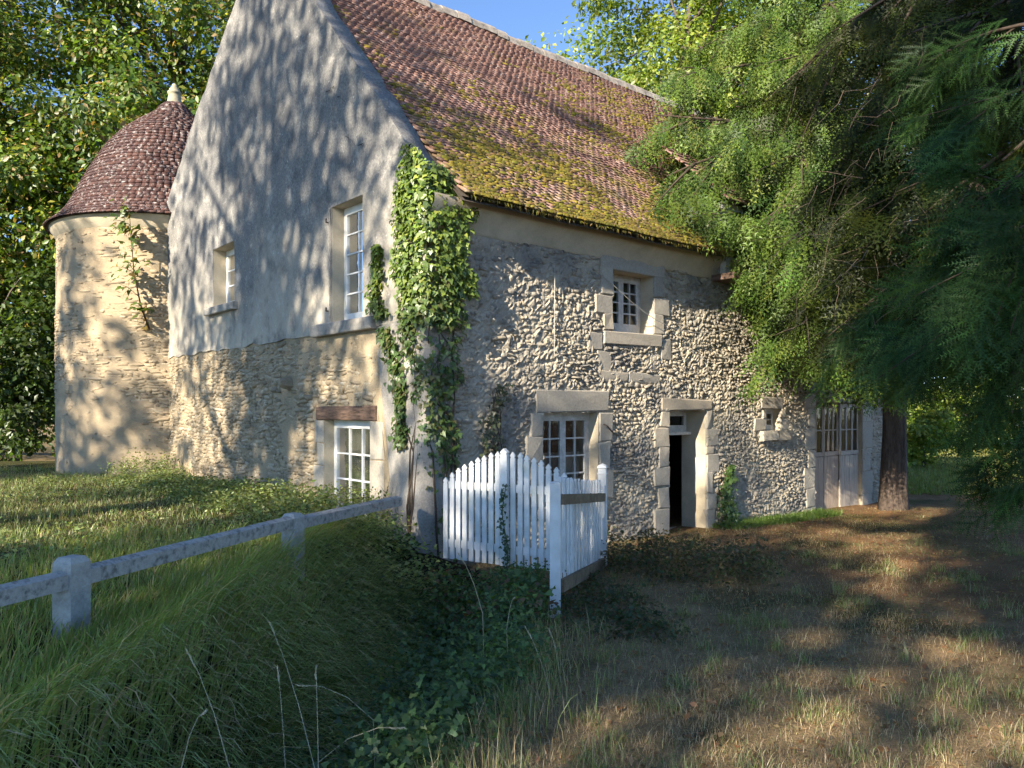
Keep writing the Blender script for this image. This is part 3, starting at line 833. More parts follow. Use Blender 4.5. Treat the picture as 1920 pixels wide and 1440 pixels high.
def build_roof():
    xs = np.linspace(0.27, HL + 0.25, 40); vs = np.linspace(0, 1, 24)
    X, Vv = np.meshgrid(xs, vs)
    P = roof_pt(X.ravel(), Vv.ravel(), -0.02)
    nx = 40
    m = MB(); F = []
    for r in range(23):
        for q in range(nx - 1):
            cx_ = (xs[q] + xs[q + 1]) / 2
            if DORM[0] < cx_ < DORM[1] and vs[r + 1] < DORM[2] * 0.75: continue
            F.append((r * nx + q, r * nx + q + 1, (r + 1) * nx + q + 1, (r + 1) * nx + q))
    m.add(P, F)
    # underside and the north slope
    P2 = P.copy(); P2[:, 2] -= 0.05; m.add(P2, [f[::-1] for f in F])
    zr = roof_pt(xs, np.ones_like(xs))[:, 2]
    A = np.stack([xs, np.full(nx, RIDGE[0]), zr], 1); B = np.stack([xs, np.full(nx, HW + 0.35), np.full(nx, 4.15)], 1)
    m.add(np.vstack([A, B]), [(i, i + 1, nx + i + 1, nx + i) for i in range(nx - 1)])
    m.V = [tuple(v) for v in hz(m.V)]
    roof = m.build('roof', M['underside'], house)
    # tiles
    tw, tl, te, th = 0.140, 0.20, 0.098, 0.024
    tv = np.array([(x, y, z) for z in (0, th) for (x, y) in ((-0.5, 0), (0.5, 0), (0.5, 1), (-0.5, 1))], float)
    tv[:, 0] *= tw * 1.0; tv[:, 1] *= tl
    tf = np.array([(0, 3, 2, 1), (4, 5, 6, 7), (0, 1, 5, 4), (1, 2, 6, 5), (2, 3, 7, 6), (3, 0, 4, 7)])
    rows = int(SLOPE_L / te); rg = np.random.default_rng(5)
    C = []
    for r in range(rows + 1):
        v = r * te / SLOPE_L
        x = 0.36 + (tw / 2 if r % 2 else 0) + rg.uniform(-0.02, 0.02)
        while x < HL + 0.2:
            if not (DORM[0] < x < DORM[1] and v < DORM[2]): C.append((x, v))
            x += tw * rg.uniform(0.985, 1.02)
    C = np.array(C); n = len(C)
    P = hz(roof_pt(C[:, 0], C[:, 1], 0.026))
    P[:, 2] += rg.normal(0, 0.0012, n) + 0.016 * fbm(C[:, 0] * 1.3, C[:, 1] * 9, 71, 2); P[:, 1] += rg.normal(0, 0.003, n) + 0.010 * fbm(C[:, 0] * 2.0, C[:, 1] * 40, 73, 2)
    tilt = SLOPE - 0.225 + rg.normal(0, 0.005, n); yaw = rg.normal(0, 0.004, n); rol = rg.normal(0, 0.003, n)
    Rm = np.zeros((n, 3, 3))
    for i in range(n):
        Rm[i] = np.array((Matrix.Rotation(tilt[i], 3, 'X') @ Matrix.Rotation(yaw[i], 3, 'Z') @ Matrix.Rotation(rol[i], 3, 'Y')))
    W = CORNER + C[:, :1] * S_AX + (EAVE[0] + (RIDGE[0] - EAVE[0]) * C[:, 1:2]) * G_AX
    depth = np.hypot(W[:, 1], 0.6 * P[:, 2])
    infr = (P[:, 2] - HZ) / W[:, 1] < 0.52
    yewed = (W[:, 0] / W[:, 1] > 0.2)
    key = -depth - 100 * (~infr) - 50 * yewed
    order = np.argsort(-key); part = order[:290]; rest = order[290:]
    me = mesh_data('roof_tile', tv, tf, M['tile'])
    for i in part:
        o = link('tile', me, roof)
        o.matrix_local = Matrix.Translation(P[i]) @ Matrix(Rm[i].tolist()).to_4x4()
    o = scatter(tv, tf, P[rest], Rm[rest], np.ones(len(rest)), 'tiles', M['tile'], roof, rnd=rg.random(len(rest)))
    o['kind'] = 'stuff'
    # ridge tiles bedded in mortar
    x = 0.25
    prof = [(-0.17, -0.15), (-0.13, -0.02), (-0.06, 0.05), (0.0, 0.065), (0.06, 0.05), (0.13, -0.02), (0.17, -0.15)]
    while x < HL + 0.2:
        L = rg.uniform(0.30, 0.38)
        p = roof_pt(x, 1.0); jz = rg.normal(0, 0.012)
        V = []; s0 = rg.uniform(0.9, 1.05); s1 = s0 * rg.uniform(1.02, 1.12)
        for xx, sc in ((x, s0), (x + L - 0.015, s1)):
            V += [(xx, p[1] + a * sc, p[2] + b * sc + 0.05 + jz) for a, b in prof]
        F = [(i, i + 1, 8 + i, 7 + i) for i in range(6)] + [tuple(range(7)), tuple(range(13, 6, -1))]
        obj('ridge_tile', hz(V), F, M['ridge'], roof)
        x += L
    # moss cushions: thick at the foot and to the far side
    cand = 42000
    cx_ = rg.uniform(0.4, HL, cand); cv = rg.random(cand) ** 1.35
    dens = np.exp(-cv * 2.6) * 1.0 + 0.9 * sstep(3, 9, cx_) * np.exp(-cv * 1.5)
    patch = 0.42 + 1.3 * fbm(cx_ * 1.3, cv * 10, 61, 4)
    near_verge = 0.5 * np.exp(-(cx_ - 0.3) / 0.35)
    keep = rg.random(cand) < np.clip(dens * patch * 1.0 + near_verge * 0.5 - 0.10, 0, 1)
    keep &= ~((cx_ > DORM[0]) & (cx_ < DORM[1]) & (cv < DORM[2]))
    cx_, cv = cx_[keep][:12000], cv[keep][:12000]
    k = len(cx_)
    cvq = (np.floor(cv * SLOPE_L / te) + rg.normal(0.12, 0.15, k)) * te / SLOPE_L     # cushions sit on the tile edges
    Pm = hz(roof_pt(cx_, np.clip(cvq, 0, 0.99), 0.046))
    base = np.array([[0.5, 0, 0], [0.2, 0.5, 0], [-0.4, 0.35, 0], [-0.45, -0.3, 0], [0.15, -0.5, 0], [0.22, 0.1, 0.5], [-0.15, -0.08, 0.55]])
    bf = np.array([(0, 1, 5), (1, 2, 5), (2, 6, 5), (2, 3, 6), (3, 4, 6), (4, 0, 5), (4, 5, 6)])
    nrm = np.tile(np.array([0, -math.sin(SLOPE), math.cos(SLOPE)]), (k, 1)) + rg.normal(0, 0.1, (k, 3))
    sc = np.stack([rg.uniform(0.05, 0.17, k), rg.uniform(0.03, 0.055, k), rg.uniform(0.025, 0.05, k)], 1)
    al = np.tile(np.array([1.0, 0, 0]), (k, 1)) + rg.normal(0, 0.15, (k, 3))
    cc = palette([(0.18, 0.15, 0.030), (0.22, 0.18, 0.036), (0.12, 0.105, 0.028), (0.16, 0.115, 0.048)], k)
    o = scatter(base, bf, Pm, frames(nrm, along=al), sc, 'moss', M['moss'], roof, col=cc)
    o['kind'] = 'stuff'
    # moss fringe hanging at the eave
    k = 2600
    fx = rg.uniform(0.35, HL, k); fx = fx[~((fx > DORM[0]) & (fx < DORM[1]))]; k = len(fx)
    Pf = hz(roof_pt(fx, rg.uniform(-0.004, 0.012, k), 0.02))
    L = rg.uniform(0.02, 0.10, k) * (0.5 + 0.5 * (fbm(fx * 3, fx * 0, 66) + 1))
    dn = np.stack([rg.normal(0, 0.35, k), rg.normal(-0.3, 0.3, k), -np.ones(k)], 1)
    tuft = np.array([(0, 0.18, 0), (0, -0.18, 0), (1, 0, 0.05)])
    o = scatter(tuft, np.array([(0, 1, 2)]), Pf, frames(np.tile([0, -1.0, 0.2], (k, 1)) + rg.normal(0, 0.3, (k, 3)), along=dn), np.stack([L, L * 0 + 0.06, L], 1), 'moss_fringe', M['moss'], roof, col=palette([(0.18, 0.16, 0.03), (0.11, 0.10, 0.03), (0.16, 0.11, 0.05)], k))
    o['kind'] = 'stuff'
    return roof
roof = build_roof()

# dormer (ruined loft opening) -------------------------------------------
def build_dormer():
    d = empty('dormer', (0, 0, HZ), 0, house)
    d['label'] = 'dilapidated whitewashed loft dormer breaking through the eaves'
    a0, a1 = 6.0, 7.5
    for x, tilt in ((a0, 0.02), (a1 - 0.12, -0.07)):
        m = MB(); m.add([(x, -0.24, 2.3), (x + 0.12, -0.24, 2.3), (x + 0.12, -0.12, 2.3), (x, -0.12, 2.3), (x + tilt, -0.22, 3.40), (x + 0.12 + tilt, -0.22, 3.40), (x + 0.12 + tilt, -0.10, 3.40), (x + tilt, -0.10, 3.40)], [(0, 3, 2, 1), (4, 5, 6, 7), (0, 1, 5, 4), (1, 2, 6, 5), (2, 3, 7, 6), (3, 0, 4, 7)])
        m.build('post', M['old_white'], d)
    m = MB(); m.box(a0 - 0.1, a1 + 0.1, -0.23, -0.09, 3.405, 3.52); m.build('head_beam', M['old_white'], d)
    m = MB(); m.box(a0 - 0.15, a1 + 0.4, -0.5, -0.05, 2.18, 2.28); m.build('threshold', M['beam'], d)
    for x in (a0 + 0.01, a1 - 0.05):
        m = MB(); m.add([(x, -0.10, 2.3), (x + 0.04, -0.10, 2.3), (x + 0.04, 0.85, 3.75), (x, 0.85, 3.75), (x, -0.10, 3.40), (x + 0.04, -0.10, 3.40)], [(0, 3, 4), (1, 5, 2), (0, 4, 5, 1), (4, 3, 2, 5), (0, 1, 2, 3)])
        m.build('cheek', M['strip'], d)
    for k in range(5):
        x = a0 + 0.2 + k * 0.19 + (0.12 if k > 2 else 0)
        m = MB(); tl = 0.12 * math.sin(k * 2.1)
        m.box(x, x + 0.15, 0.02 + 0.03 * k, 0.05 + 0.03 * k, 2.28, 2.75 + 0.3 * math.sin(k * 1.7)); m.V = [(vx + tl * (vz - 2.3), vy, vz) for vx, vy, vz in m.V]
        m.build('board', M['old_white'], d)
    m = MB(); m.box(a0 + 0.05, a1 - 0.05, 0.6, 0.64, 2.2, 3.6); m.build('dark_backing', M['dark'], d)  # dark sheet standing in for the gloom inside the opening
    rg = np.random.default_rng(3)
    for r in range(12):         # tile courses of the lean-to cap
        for c in range(12):
            x = a0 - 0.2 + c * 0.158 + (0.07 if r % 2 else 0); y = -0.42 + r * 0.118; z = 3.50 + r * 0.105
            m = MB(); m.box(0, 0.15, 0, 0.2, 0, 0.02)
            o = m.build('tile', M['tile'], d) if r + c == 0 else link('tile', tile0, d)
            if r + c == 0: tile0 = o.data
            o.location = (x, y, z + rg.normal(0, 0.003)); o.rotation_euler = (R(35), 0, rg.normal(0, 0.02))
build_dormer()

# windows ------------------------------------------------------------------
def window(pl, a0, a1, z0, z1, inset, leaves, cols, rows, mat, label, bar=0.022, stile=0.055, curtain=None, flip=False):
    P3 = lambda V: hz(plane_pts(pl, [v[0] for v in V], [v[1] for v in V], [v[2] for v in V]))
    def bx(name, x0, x1, y0, y1, q0, q1, mt, par):
        m = MB(); m.box(x0, x1, y0, y1, q0, q1); V = P3(m.V); return obj(name, V, m.F, mt, par)
    m = MB(); fw = 0.05
    m.box(a0, a0 + fw, inset, inset + 0.07, z0, z1); m.box(a1 - fw, a1, inset, inset + 0.07, z0, z1)
    m.box(a0 + fw, a1 - fw, inset, inset + 0.07, z1 - 0.06, z1); m.box(a0 + fw, a1 - fw, inset - 0.02, inset + 0.07, z0, z0 + 0.06)
    w = obj('window', P3(m.V), m.F, mat, house); w['label'] = label
    ia0, ia1, iz0, iz1 = a0 + fw, a1 - fw, z0 + 0.06, z1 - 0.06
    lw = (ia1 - ia0) / leaves
    for L in range(leaves):
        l0, l1 = ia0 + L * lw + 0.002, ia0 + (L + 1) * lw - 0.002
        s0, s1 = inset - 0.012, inset + 0.035
        m = MB(); m.box(l0, l0 + stile, s0, s1, iz0, iz1); m.box(l1 - stile, l1, s0, s1, iz0, iz1)
        m.box(l0 + stile, l1 - stile, s0, s1, iz1 - stile, iz1); m.box(l0 + stile, l1 - stile, s0, s1, iz0, iz0 + stile * 1.3)
        obj('sash', P3(m.V), m.F, mat, w)
        p0, p1, q0, q1 = l0 + stile, l1 - stile, iz0 + stile * 1.3, iz1 - stile
        for c in range(1, cols):
            x = p0 + (p1 - p0) * c / cols; bx('glazing_bar', x - bar / 2, x + bar / 2, s0 + 0.004, s1 - 0.006, q0, q1, mat, w)
        for r in range(1, rows):
            z = q0 + (q1 - q0) * r / rows
            for c in range(cols):
                x0 = p0 + (p1 - p0) * c / cols + (bar / 2 if c else 0); x1 = p0 + (p1 - p0) * (c + 1) / cols - (bar / 2 if c < cols - 1 else 0)
                bx('glazing_bar', x0, x1, s0 + 0.004, s1 - 0.006, z - bar / 2, z + bar / 2, mat, w)
        for r in range(rows):
            for c in range(cols):
                x0, x1 = p0 + (p1 - p0) * c / cols, p0 + (p1 - p0) * (c + 1) / cols; y0, y1 = q0 + (q1 - q0) * r / rows, q0 + (q1 - q0) * (r + 1) / rows
                t1 = random.uniform(-0.003, 0.003); dd = inset + 0.012
                V = P3([(x0, dd + t1, y0), (x1, dd - t1, y0), (x1, dd - t1, y1), (x0, dd + t1, y1)])
                obj('pane', V, [(0, 1, 2, 3)], M['glass'], w)
    if curtain:
        n = 24; V = []; F = []
        for i in range(n + 1):
            a = ia0 + (ia1 - ia0) * i / n; dd = inset + 0.13 + 0.02 * math.sin(i * 1.9)
            V += [(a, dd, iz0), (a, dd, iz0 + (iz1 - iz0) * curtain)]
        F = [(2 * i, 2 * i + 2, 2 * i + 3, 2 * i + 1) for i in range(n)]
        obj('curtain', P3(V), F, M['curtain'], w)
    return w
window('G', 1.49, 2.38, 1.24, 2.93, 0.16, 1, 2, 5, M['white'], 'tall ten pane white window high in the gable', curtain=None)
window('G', 6.14, 7.23, 1.93, 3.06, 0.22, 1, 2, 3, M['white'], 'small white window high on the left of the gable')
window('G', 1.36, 2.69, -1.55, -0.18, 0.16, 1, 3, 3, M['white'], 'white window behind weeds under the oak beam', curtain=0.95)
window('S', 3.38, 4.34, 1.20, 2.10, 0.26, 2, 2, 4, M['old_white'], 'upper side window with worn paint below the eaves')
window('S', 1.95, 3.07, -1.35, -0.07, 0.19, 2, 2, 4, M['old_white'], 'lower side window behind the white gate', curtain=0.55)
window('S', 7.62, 8.13, -0.42, -0.02, 0.14, 1, 2, 2, M['old_white'], 'tiny four pane window with projecting stone sill', stile=0.03, bar=0.015)

# doorway ------------------------------------------------------------------
def build_door():
    t = window('S', 4.74, 5.75, -0.41, -0.04, 0.40, 1, 2, 1, M['old_white'], 'two pane transom light above the open doorway', stile=0.04)
    m = MB(); m.box(4.742, 5.748, 0.30, 0.50, -0.46, -0.412); m.V = [tuple(v) for v in hz(m.V)]; m.build('transom_shelf', M['old_white'], house)
    # door standing open into the dark
    d = empty('door', (4.80, 0.52, HZ), R(78), house); d['label'] = 'plank door standing open into the dark house'
    for k in range(5):
        m = MB(); m.box(k * 0.18, k * 0.18 + 0.175, 0, 0.035, -2.2, -0.48); m.build('plank', M['beam'], d)
    m = MB(); m.box(0.05, 0.85, -0.03, -0.001, -0.8, -0.68); m.build('ledge', M['beam'], d)
    m = MB(); m.box(4.6, 5.9, -0.12, 0.55, -2.35, -2.08); m.V = [tuple(v) for v in hz(m.V)]; m.build('doorstep', M['ashlar'], house)
build_door()

# barn doors ----------------------------------------------------------------
def barn_leaf(x0, w, d, rz, n, label, mat):
    e = empty('barn_door', (x0, d, HZ), rz, house); e['label'] = label
    pw = w / n
    for k in range(n):
        m = MB(); m.box(k * pw + 0.004, (k + 1) * pw - 0.004, 0, 0.04, -2.16, -1.02); m.build('plank', mat, e)
    for zz in (-2.05, -1.01, 0.0):
        m = MB(); m.box(0.005, w - 0.005, -0.012 if zz == -1.01 else 0.0, 0.045, zz if zz > -2 else -2.159, (zz + 0.09) if zz > -2 else -2.158); 
        if zz > -2: m.build('rail', mat, e)
    nc = max(2, n - 1)
    for k in range(nc + 1):
        x = k * (w - 0.05) / nc
        m = MB(); m.box(x + 0.002, x + 0.048, 0.002, 0.042, -0.915, -0.005); m.build('glazing_bar', mat, e)
    m = MB(); m.box(0.01, w - 0.01, 0.006, 0.036, -0.50, -0.47)
    for k in range(nc):
        x = k * (w - 0.05) / nc
        m = MB(); m.box(x + 0.05, x + (w - 0.05) / nc, 0.008, 0.036, -0.48, -0.455); m.build('glazing_bar', mat, e)
        for z0, z1 in ((-0.915, -0.48), (-0.455, -0.005)):
            xx0 = x + 0.05; xx1 = x + (w - 0.05) / nc
            obj('pane', [(xx0, 0.022, z0), (xx1, 0.022, z0), (xx1, 0.022, z1), (xx0, 0.022, z1)], [(0, 1, 2, 3)], M['glass'], e)
barn_leaf(9.47, 0.62, 0.14, 0.0, 3, 'pinkish plank barn door leaf beside the stone jamb', M['door_board'])
barn_leaf(10.10, 0.62, 0.14, 0.0, 4, 'pinkish plank barn door leaf in the middle', M['door_board'])
barn_leaf(10.73, 0.75, 0.10, R(-3), 4, 'whiter plank barn door leaf next to the yew trunk', M['pale_board'])
m = MB(); m.box(9.46, 11.5, 0.10, 0.2, 0.02, 0.118); m.V = [tuple(v) for v in hz(m.V)]; m.build('door_head', M['beam'], house)

# small iron and cracks on the walls
def strip_crack(pl, pts, w, d, parent):
    V = []; F = []
    for i, (a, z) in enumerate(pts):
        ww = w * (0.4 + 0.9 * random.random()) * (0.3 if i in (0, len(pts) - 1) else 1)
        V += [(a - ww * 0.5, d, z - ww * 0.6), (a + ww * 0.5, d, z + ww * 0.6)]
    for i in range(len(pts) - 1): F.append((2 * i, 2 * i + 1, 2 * i + 3, 2 * i + 2))
    V = plane_pts(pl, [v[0] for v in V], [v[1] for v in V], [v[2] for v in V])
    return obj('crack', hz(V), F, M['crack'], parent)
def wig(p, q, n, amp):
    return [(p[0] + (q[0] - p[0]) * i / n + random.uniform(-amp, amp), p[1] + (q[1] - p[1]) * i / n + random.uniform(-amp, amp)) for i in range(n + 1)]
for p, q, d in (((1.02, -0.05), (0.72, -0.95), -0.075), ((0.72, -0.95), (0.80, -1.15), -0.10), ((0.9, -1.0), (0.45, -1.35), -0.12), ((2.55, 4.65), (2.25, 4.66), -0.06), ((2.2, 4.5), (1.85, 4.25), -0.06), ((1.95, 3.85), (1.62, 3.62), -0.06), ((1.62, 3.62), (1.40, 3.60), -0.06), ((2.5, 3.0), (2.49, 3.35), -0.06)):
    strip_crack('G', wig(p, q, 9, 0.02), 0.016, d, house)
for z in (2.72, 1.42):
    m = MB(); m.tube([(-0.05, 2.47, z), (-0.085, 2.47, z), (-0.09, 2.46, z + 0.05)], 0.012, 6)
    m.V = [tuple(v) for v in hz(m.V)]; m.build('hinge_pin', M['iron'], house)
m = MB(); m.tube([(-0.055, 2.41, 1.26), (-0.058, 2.41, 2.92)], 0.010, 6); m.V = [tuple(v) for v in hz(m.V)]; m.build('shutter_bar', M['ridge'], house)
m = MB(); m.tube([(3.13, -0.05, -0.24), (3.16, -0.09, -0.26), (3.30, -0.09, -0.37)], 0.012, 6); m.V = [tuple(v) for v in hz(m.V)]; m.build('shutter_hook', M['iron'], house)
m = MB(); m.tube([(2.12, -0.05, 0.75), (2.12, -0.06, 2.0)], 0.007, 5); m.V = [tuple(v) for v in hz(m.V)]; m.build('rod', M['wire'], house)
# slack cable across the upper window
cab = [(3.10, -0.05, 1.98)]
for i in range(1, 13):
    u = i / 12; cab.append((3.1 + 3.6 * u, -0.07 - 0.05 * math.sin(math.pi * u), 1.98 - 0.55 * u - 0.55 * math.sin(math.pi * u) * (1 - 0.4 * u)))
m = MB(); m.tube(cab, 0.006, 5); m.V = [tuple(v) for v in hz(m.V)]
o = m.build('cable', M['wire']); o.location = house.location; o.rotation_euler = house.rotation_euler
tag(o, 'thin slack cable drooping across the upper side window', 'cable')

# ------------------------------------------------------------------ round tower
T_AX = (-8.51, 19.5); T_R = 2.57
def build_tower():
    t = empty('round_tower', (T_AX[0], T_AX[1], -1.5))
    tag(t, 'round rubble stair tower with bell shaped tiled roof and finial', 'tower')
    zo = 1.5
    prof = [(T_R + 0.04, -1.2)] + [(T_R + 0.03 * (1 - i / 30), -0.3 + zo * 0 + i * (4.15 + zo + 0.3) / 30) for i in range(31)]
    V, F = lathe(prof, 110)
    V = np.array(V); ang = np.arctan2(V[:, 1], V[:, 0]); rr = np.hypot(V[:, 0], V[:, 1])
    rr = rr + 0.02 * fbm(ang * 6, V[:, 2] * 1.6, 51, 3)
    V[:, 0] = rr * np.cos(ang); V[:, 1] = rr * np.sin(ang)
    wall = obj('wall', V, F, M['mortar_t'], t, smooth=True)
    a_cam = math.atan2(-T_AX[1], -T_AX[0])
    st = rubble_courses((a_cam - 1.75) * T_R, (a_cam + 1.15) * T_R, 0.1, 5.45, 0.065, 0.17, [], 23)
    a, z = st[:, 0], st[:, 1]
    cov = sstep(-0.25, 0.35, fbm(a * 0.6, z * 0.7, 95) + 0.4 * sstep(3.4, 4.6, z) + 0.35 * sstep(1.0, 0.3, z))
    proud = RNG.uniform(0.004, 0.030, len(st)) * (1 - cov) + RNG.uniform(-0.03, 0.010, len(st)) * cov
    thick = RNG.uniform(0.07, 0.10, len(st))
    def tl(A, D, Z):
        an = A / T_R
        return Matrix.Rotation(an, 4, 'Z') @ Matrix.Translation((T_R + 0.012 - D, 0, Z)) @ Matrix.Rotation(R(90), 4, 'Z')
    # in this frame the stone's length (local x) runs round the tower and its depth (local y) points inwards
    key = np.cos(a / T_R - a_cam) * st[:, 2] * st[:, 3] * (1 - 0.6 * cov)
    key = key * ((a / T_R - a_cam) < 0.75)
    place_stones(st, 'S', proud, thick, STONE_T, M['stone_t'], wall, 290, 29, 'tower_stone', tl, key)
    # cavetto under the roof
    V, F = lathe([(T_R - 0.02, 5.45), (T_R + 0.03, 5.50), (T_R + 0.06, 5.58), (T_R + 0.14, 5.68), (T_R + 0.16, 5.76)], 80)
    obj('cornice', V, F, M['reveal'], t, smooth=True)
    rz = [4.24, 4.42, 4.75, 5.3, 5.84, 6.37, 6.77, 7.10, 7.35, 7.60]
    rr = [2.80, 2.58, 2.32, 2.08, 1.80, 1.50, 1.16, 0.78, 0.42, 0.26]
    # dense profile
    zz = np.linspace(4.24, 7.60, 60); rd = np.interp(zz, rz, rr)
    for _ in range(6): rd[1:-1] = (rd[:-2] + 2 * rd[1:-1] + rd[2:]) / 4
    V, F = lathe([(T_R - 0.1, 4.21 + zo)] + [(r - 0.03, z + zo) for r, z in zip(rd, zz)], 90)
    roof_o = obj('roof', V, F, M['underside'], t, smooth=True)
    s = np.concatenate([[0], np.cumsum(np.hypot(np.diff(rd), np.diff(zz)))])
    te, tw, tl_, th = 0.112, 0.15, 0.20, 0.026
    tv = np.array([(x, y, q) for q in (0, th) for (x, y) in ((-0.5, 0), (0.5, 0), (0.5, 1), (-0.5, 1))], float)
    tv[:, 0] *= tw * 1.02; tv[:, 1] *= tl_
    tv[[2, 6], 0] *= 0.95; tv[[3, 7], 0] *= 0.95
    tf = np.array([(0, 3, 2, 1), (4, 5, 6, 7), (0, 1, 5, 4), (1, 2, 6, 5), (2, 3, 7, 6), (3, 0, 4, 7)])
    rg = np.random.default_rng(31); P = []; Rm = []; AN = []; SX = []
    for k in range(int(s[-1] / te)):
        d = k * te; r = np.interp(d, s, rd); z = np.interp(d, s, zz)
        r2 = np.interp(d + tl_, s, rd); z2 = np.interp(d + tl_, s, zz)
        sl = math.atan2(z2 - z, r - r2) - 0.06
        n = max(8, int(2 * math.pi * r / tw)); off = rg.random() * 6.28
        for i in range(n):
            an = off + 2 * math.pi * i / n
            sl_i = sl - 0.15 + rg.normal(0, 0.01); jit = rg.normal(0, 0.002)
            # tile frame: x round, y up the slope (inwards), z outwards
            X = np.array([-math.sin(an), math.cos(an), 0]); Rv = np.array([math.cos(an), math.sin(an), 0])
            Yv = -Rv * math.cos(sl_i) + np.array([0, 0, math.sin(sl_i)]); Zv = np.cross(X, Yv)
            P.append(Rv * (r + 0.03 + jit) + np.array([0, 0, z + zo])); Rm.append(np.stack([X, Yv, Zv], 1)); AN.append(an); SX.append(2 * math.pi * r / n / tw)
    P = np.array(P); Rm = np.array(Rm); AN = np.array(AN); SX = np.array(SX); n = len(P)
    dv = np.cos(AN - a_cam) - 0.25 * (P[:, 2] > 7) - 0.8 * ((AN - a_cam + math.pi) % (2 * math.pi) - math.pi > 0.4)
    order = np.argsort(-dv - 0.06 * rg.random(n)); part = order[:290]; rest = order[290:]
    me = mesh_data('tower_tile', tv, tf, M['tower_tile'])
    for i in part:
        o = link('tile', me, roof_o); o.matrix_local = Matrix.Translation(P[i]) @ Matrix(Rm[i].tolist()).to_4x4() @ Matrix.Diagonal((SX[i], 1, 1, 1))
    sc = np.ones((len(rest), 3)); sc[:, 0] = SX[rest]
    o = scatter(tv, tf, P[rest], Rm[rest], sc, 'tiles', M['tower_tile'], roof_o, rnd=rg.random(len(rest))); o['kind'] = 'stuff'
    fp = [(0.31, 7.46), (0.31, 7.53), (0.22, 7.56), (0.19, 7.60), (0.145, 7.86), (0.14, 7.90), (0.17, 7.92), (0.165, 7.96), (0.12, 7.99), (0.125, 8.03), (0.07, 8.08), (0.06, 8.14), (0.03, 8.17), (0.0, 8.18)]
    V, F = lathe([(r, z + zo) for r, z in fp], 24)
    obj('finial', V, F, M['finial'], t, smooth=True)
build_tower()

# ------------------------------------------------------------------ gate, fence, railing
def picket_shape(w, h, style):
    if style == 'spear':
        return [(-w / 2, 0), (w / 2, 0), (w / 2, h - 0.072), (w / 2 - 0.010, h - 0.060), (w / 2 + 0.004, h - 0.042), (0, h), (-w / 2 - 0.004, h - 0.042), (-w / 2 + 0.010, h - 0.060), (-w / 2, h - 0.072)]
    return [(-w / 2, 0), (w / 2, 0), (w / 2, h - 0.022), (w * 0.28, h - 0.004), (0, h), (-w * 0.28, h - 0.004), (-w / 2, h - 0.022)]

def extrude(poly, d0, d1):
    n = len(poly)
    V = [(x, d0, z) for x, z in poly] + [(x, d1, z) for x, z in poly]
    F = [tuple(range(n)), tuple(range(2 * n - 1, n - 1, -1))] + [(i, n + i, n + (i + 1) % n, (i + 1) % n) for i in range(n)]
    return V, F

GA = np.array([-0.79, 8.90]); GB = np.array([0.66, 8.02])
def gate_leaf(p, q, n, h0, h1, label, stile_at_end):
    d = q - p; L = np.linalg.norm(d); rz = math.atan2(d[1], d[0])
    zb = -1.72
    e = empty('gate_leaf', (p[0], p[1], zb), rz); tag(e, label, 'gate', 'white picket gate leaves')
    for i in range(n):
        f = (i + 0.5) / n; w = L / n * 0.66
        hh = h0 + (h1 - h0) * (1 - (1 - f) ** 1.7 if h1 > h0 else f ** 1.7)
        V, F = extrude(picket_shape(w, hh + random.uniform(-0.006, 0.006), 'spear'), -0.022, 0.0)
        a = random.uniform(-0.006, 0.006)
        V = [(f * L + x + a * z, y, z) for x, y, z in V]
        obj('picket', V, F, M['white'], e)
    for z in (0.13, 0.80 if min(h0, h1) > 0.85 else 0.72):
        m = MB(); m.box(0.01, L - 0.01, 0.001, 0.035, z, z + 0.085); m.build('rail', M['white'], e)
    x = L - 0.035 if stile_at_end else 0.035
    V, F = extrude(picket_shape(0.085, max(h0, h1) + 0.02, 'spear'), -0.055, 0.0); 
    V = [(v[0] + x, v[1], v[2]) for v in V]
    if stile_at_end: obj('meeting_stile', V, F, M['white'], e)
    return e
GM = GA + (GB - GA) * 0.52
gate_leaf(GA, GM, 10, 0.90, 1.26, 'picket gate leaf rising from the ivy corner to the thick middle stile', True)
gate_leaf(GM + (GB - GA) * 0.012, GB, 9, 1.25, 0.98, 'picket gate leaf stepping down behind the white square post', False)
def post(name, x, y, z0, z1, w, rz, label, cat, mat, cap):
    e = empty(name, (x, y, z0), rz); tag(e, label, cat)
    h = z1 - z0
    m = MB(); m.box(-w / 2, w / 2, -w / 2, w / 2, 0, h); m.build('shaft', mat, e)
    if cap == 'round':
        m = MB(); m.box(-w / 2 - 0.008, w / 2 + 0.008, -w / 2 - 0.008, w / 2 + 0.008, h - 0.075, h - 0.06); m.build('collar', mat, e)
        V, F = lathe([(w * 0.70, h + 0.002), (w * 0.68, h + 0.02), (w * 0.5, h + 0.045), (0.0, h + 0.06)], 4); V = [(x * .98, y * .98, z) for x, y, z in V]
        o = obj('cap', V, F, mat, e); o.rotation_euler = (0, 0, R(45))
    else:
        V, F = lathe([(w * 0.72, h), (w * 0.4, h + 0.012), (0, h + 0.016)], 4); o = obj('cap', V, F, mat, e); o.rotation_euler = (0, 0, R(45))
    return e
post('gate_post', 0.405, 7.22, -2.15, -0.70, 0.098, R(-6), 'plain square white post standing free in front of the picket fence', 'post', M['white'], 'flat')
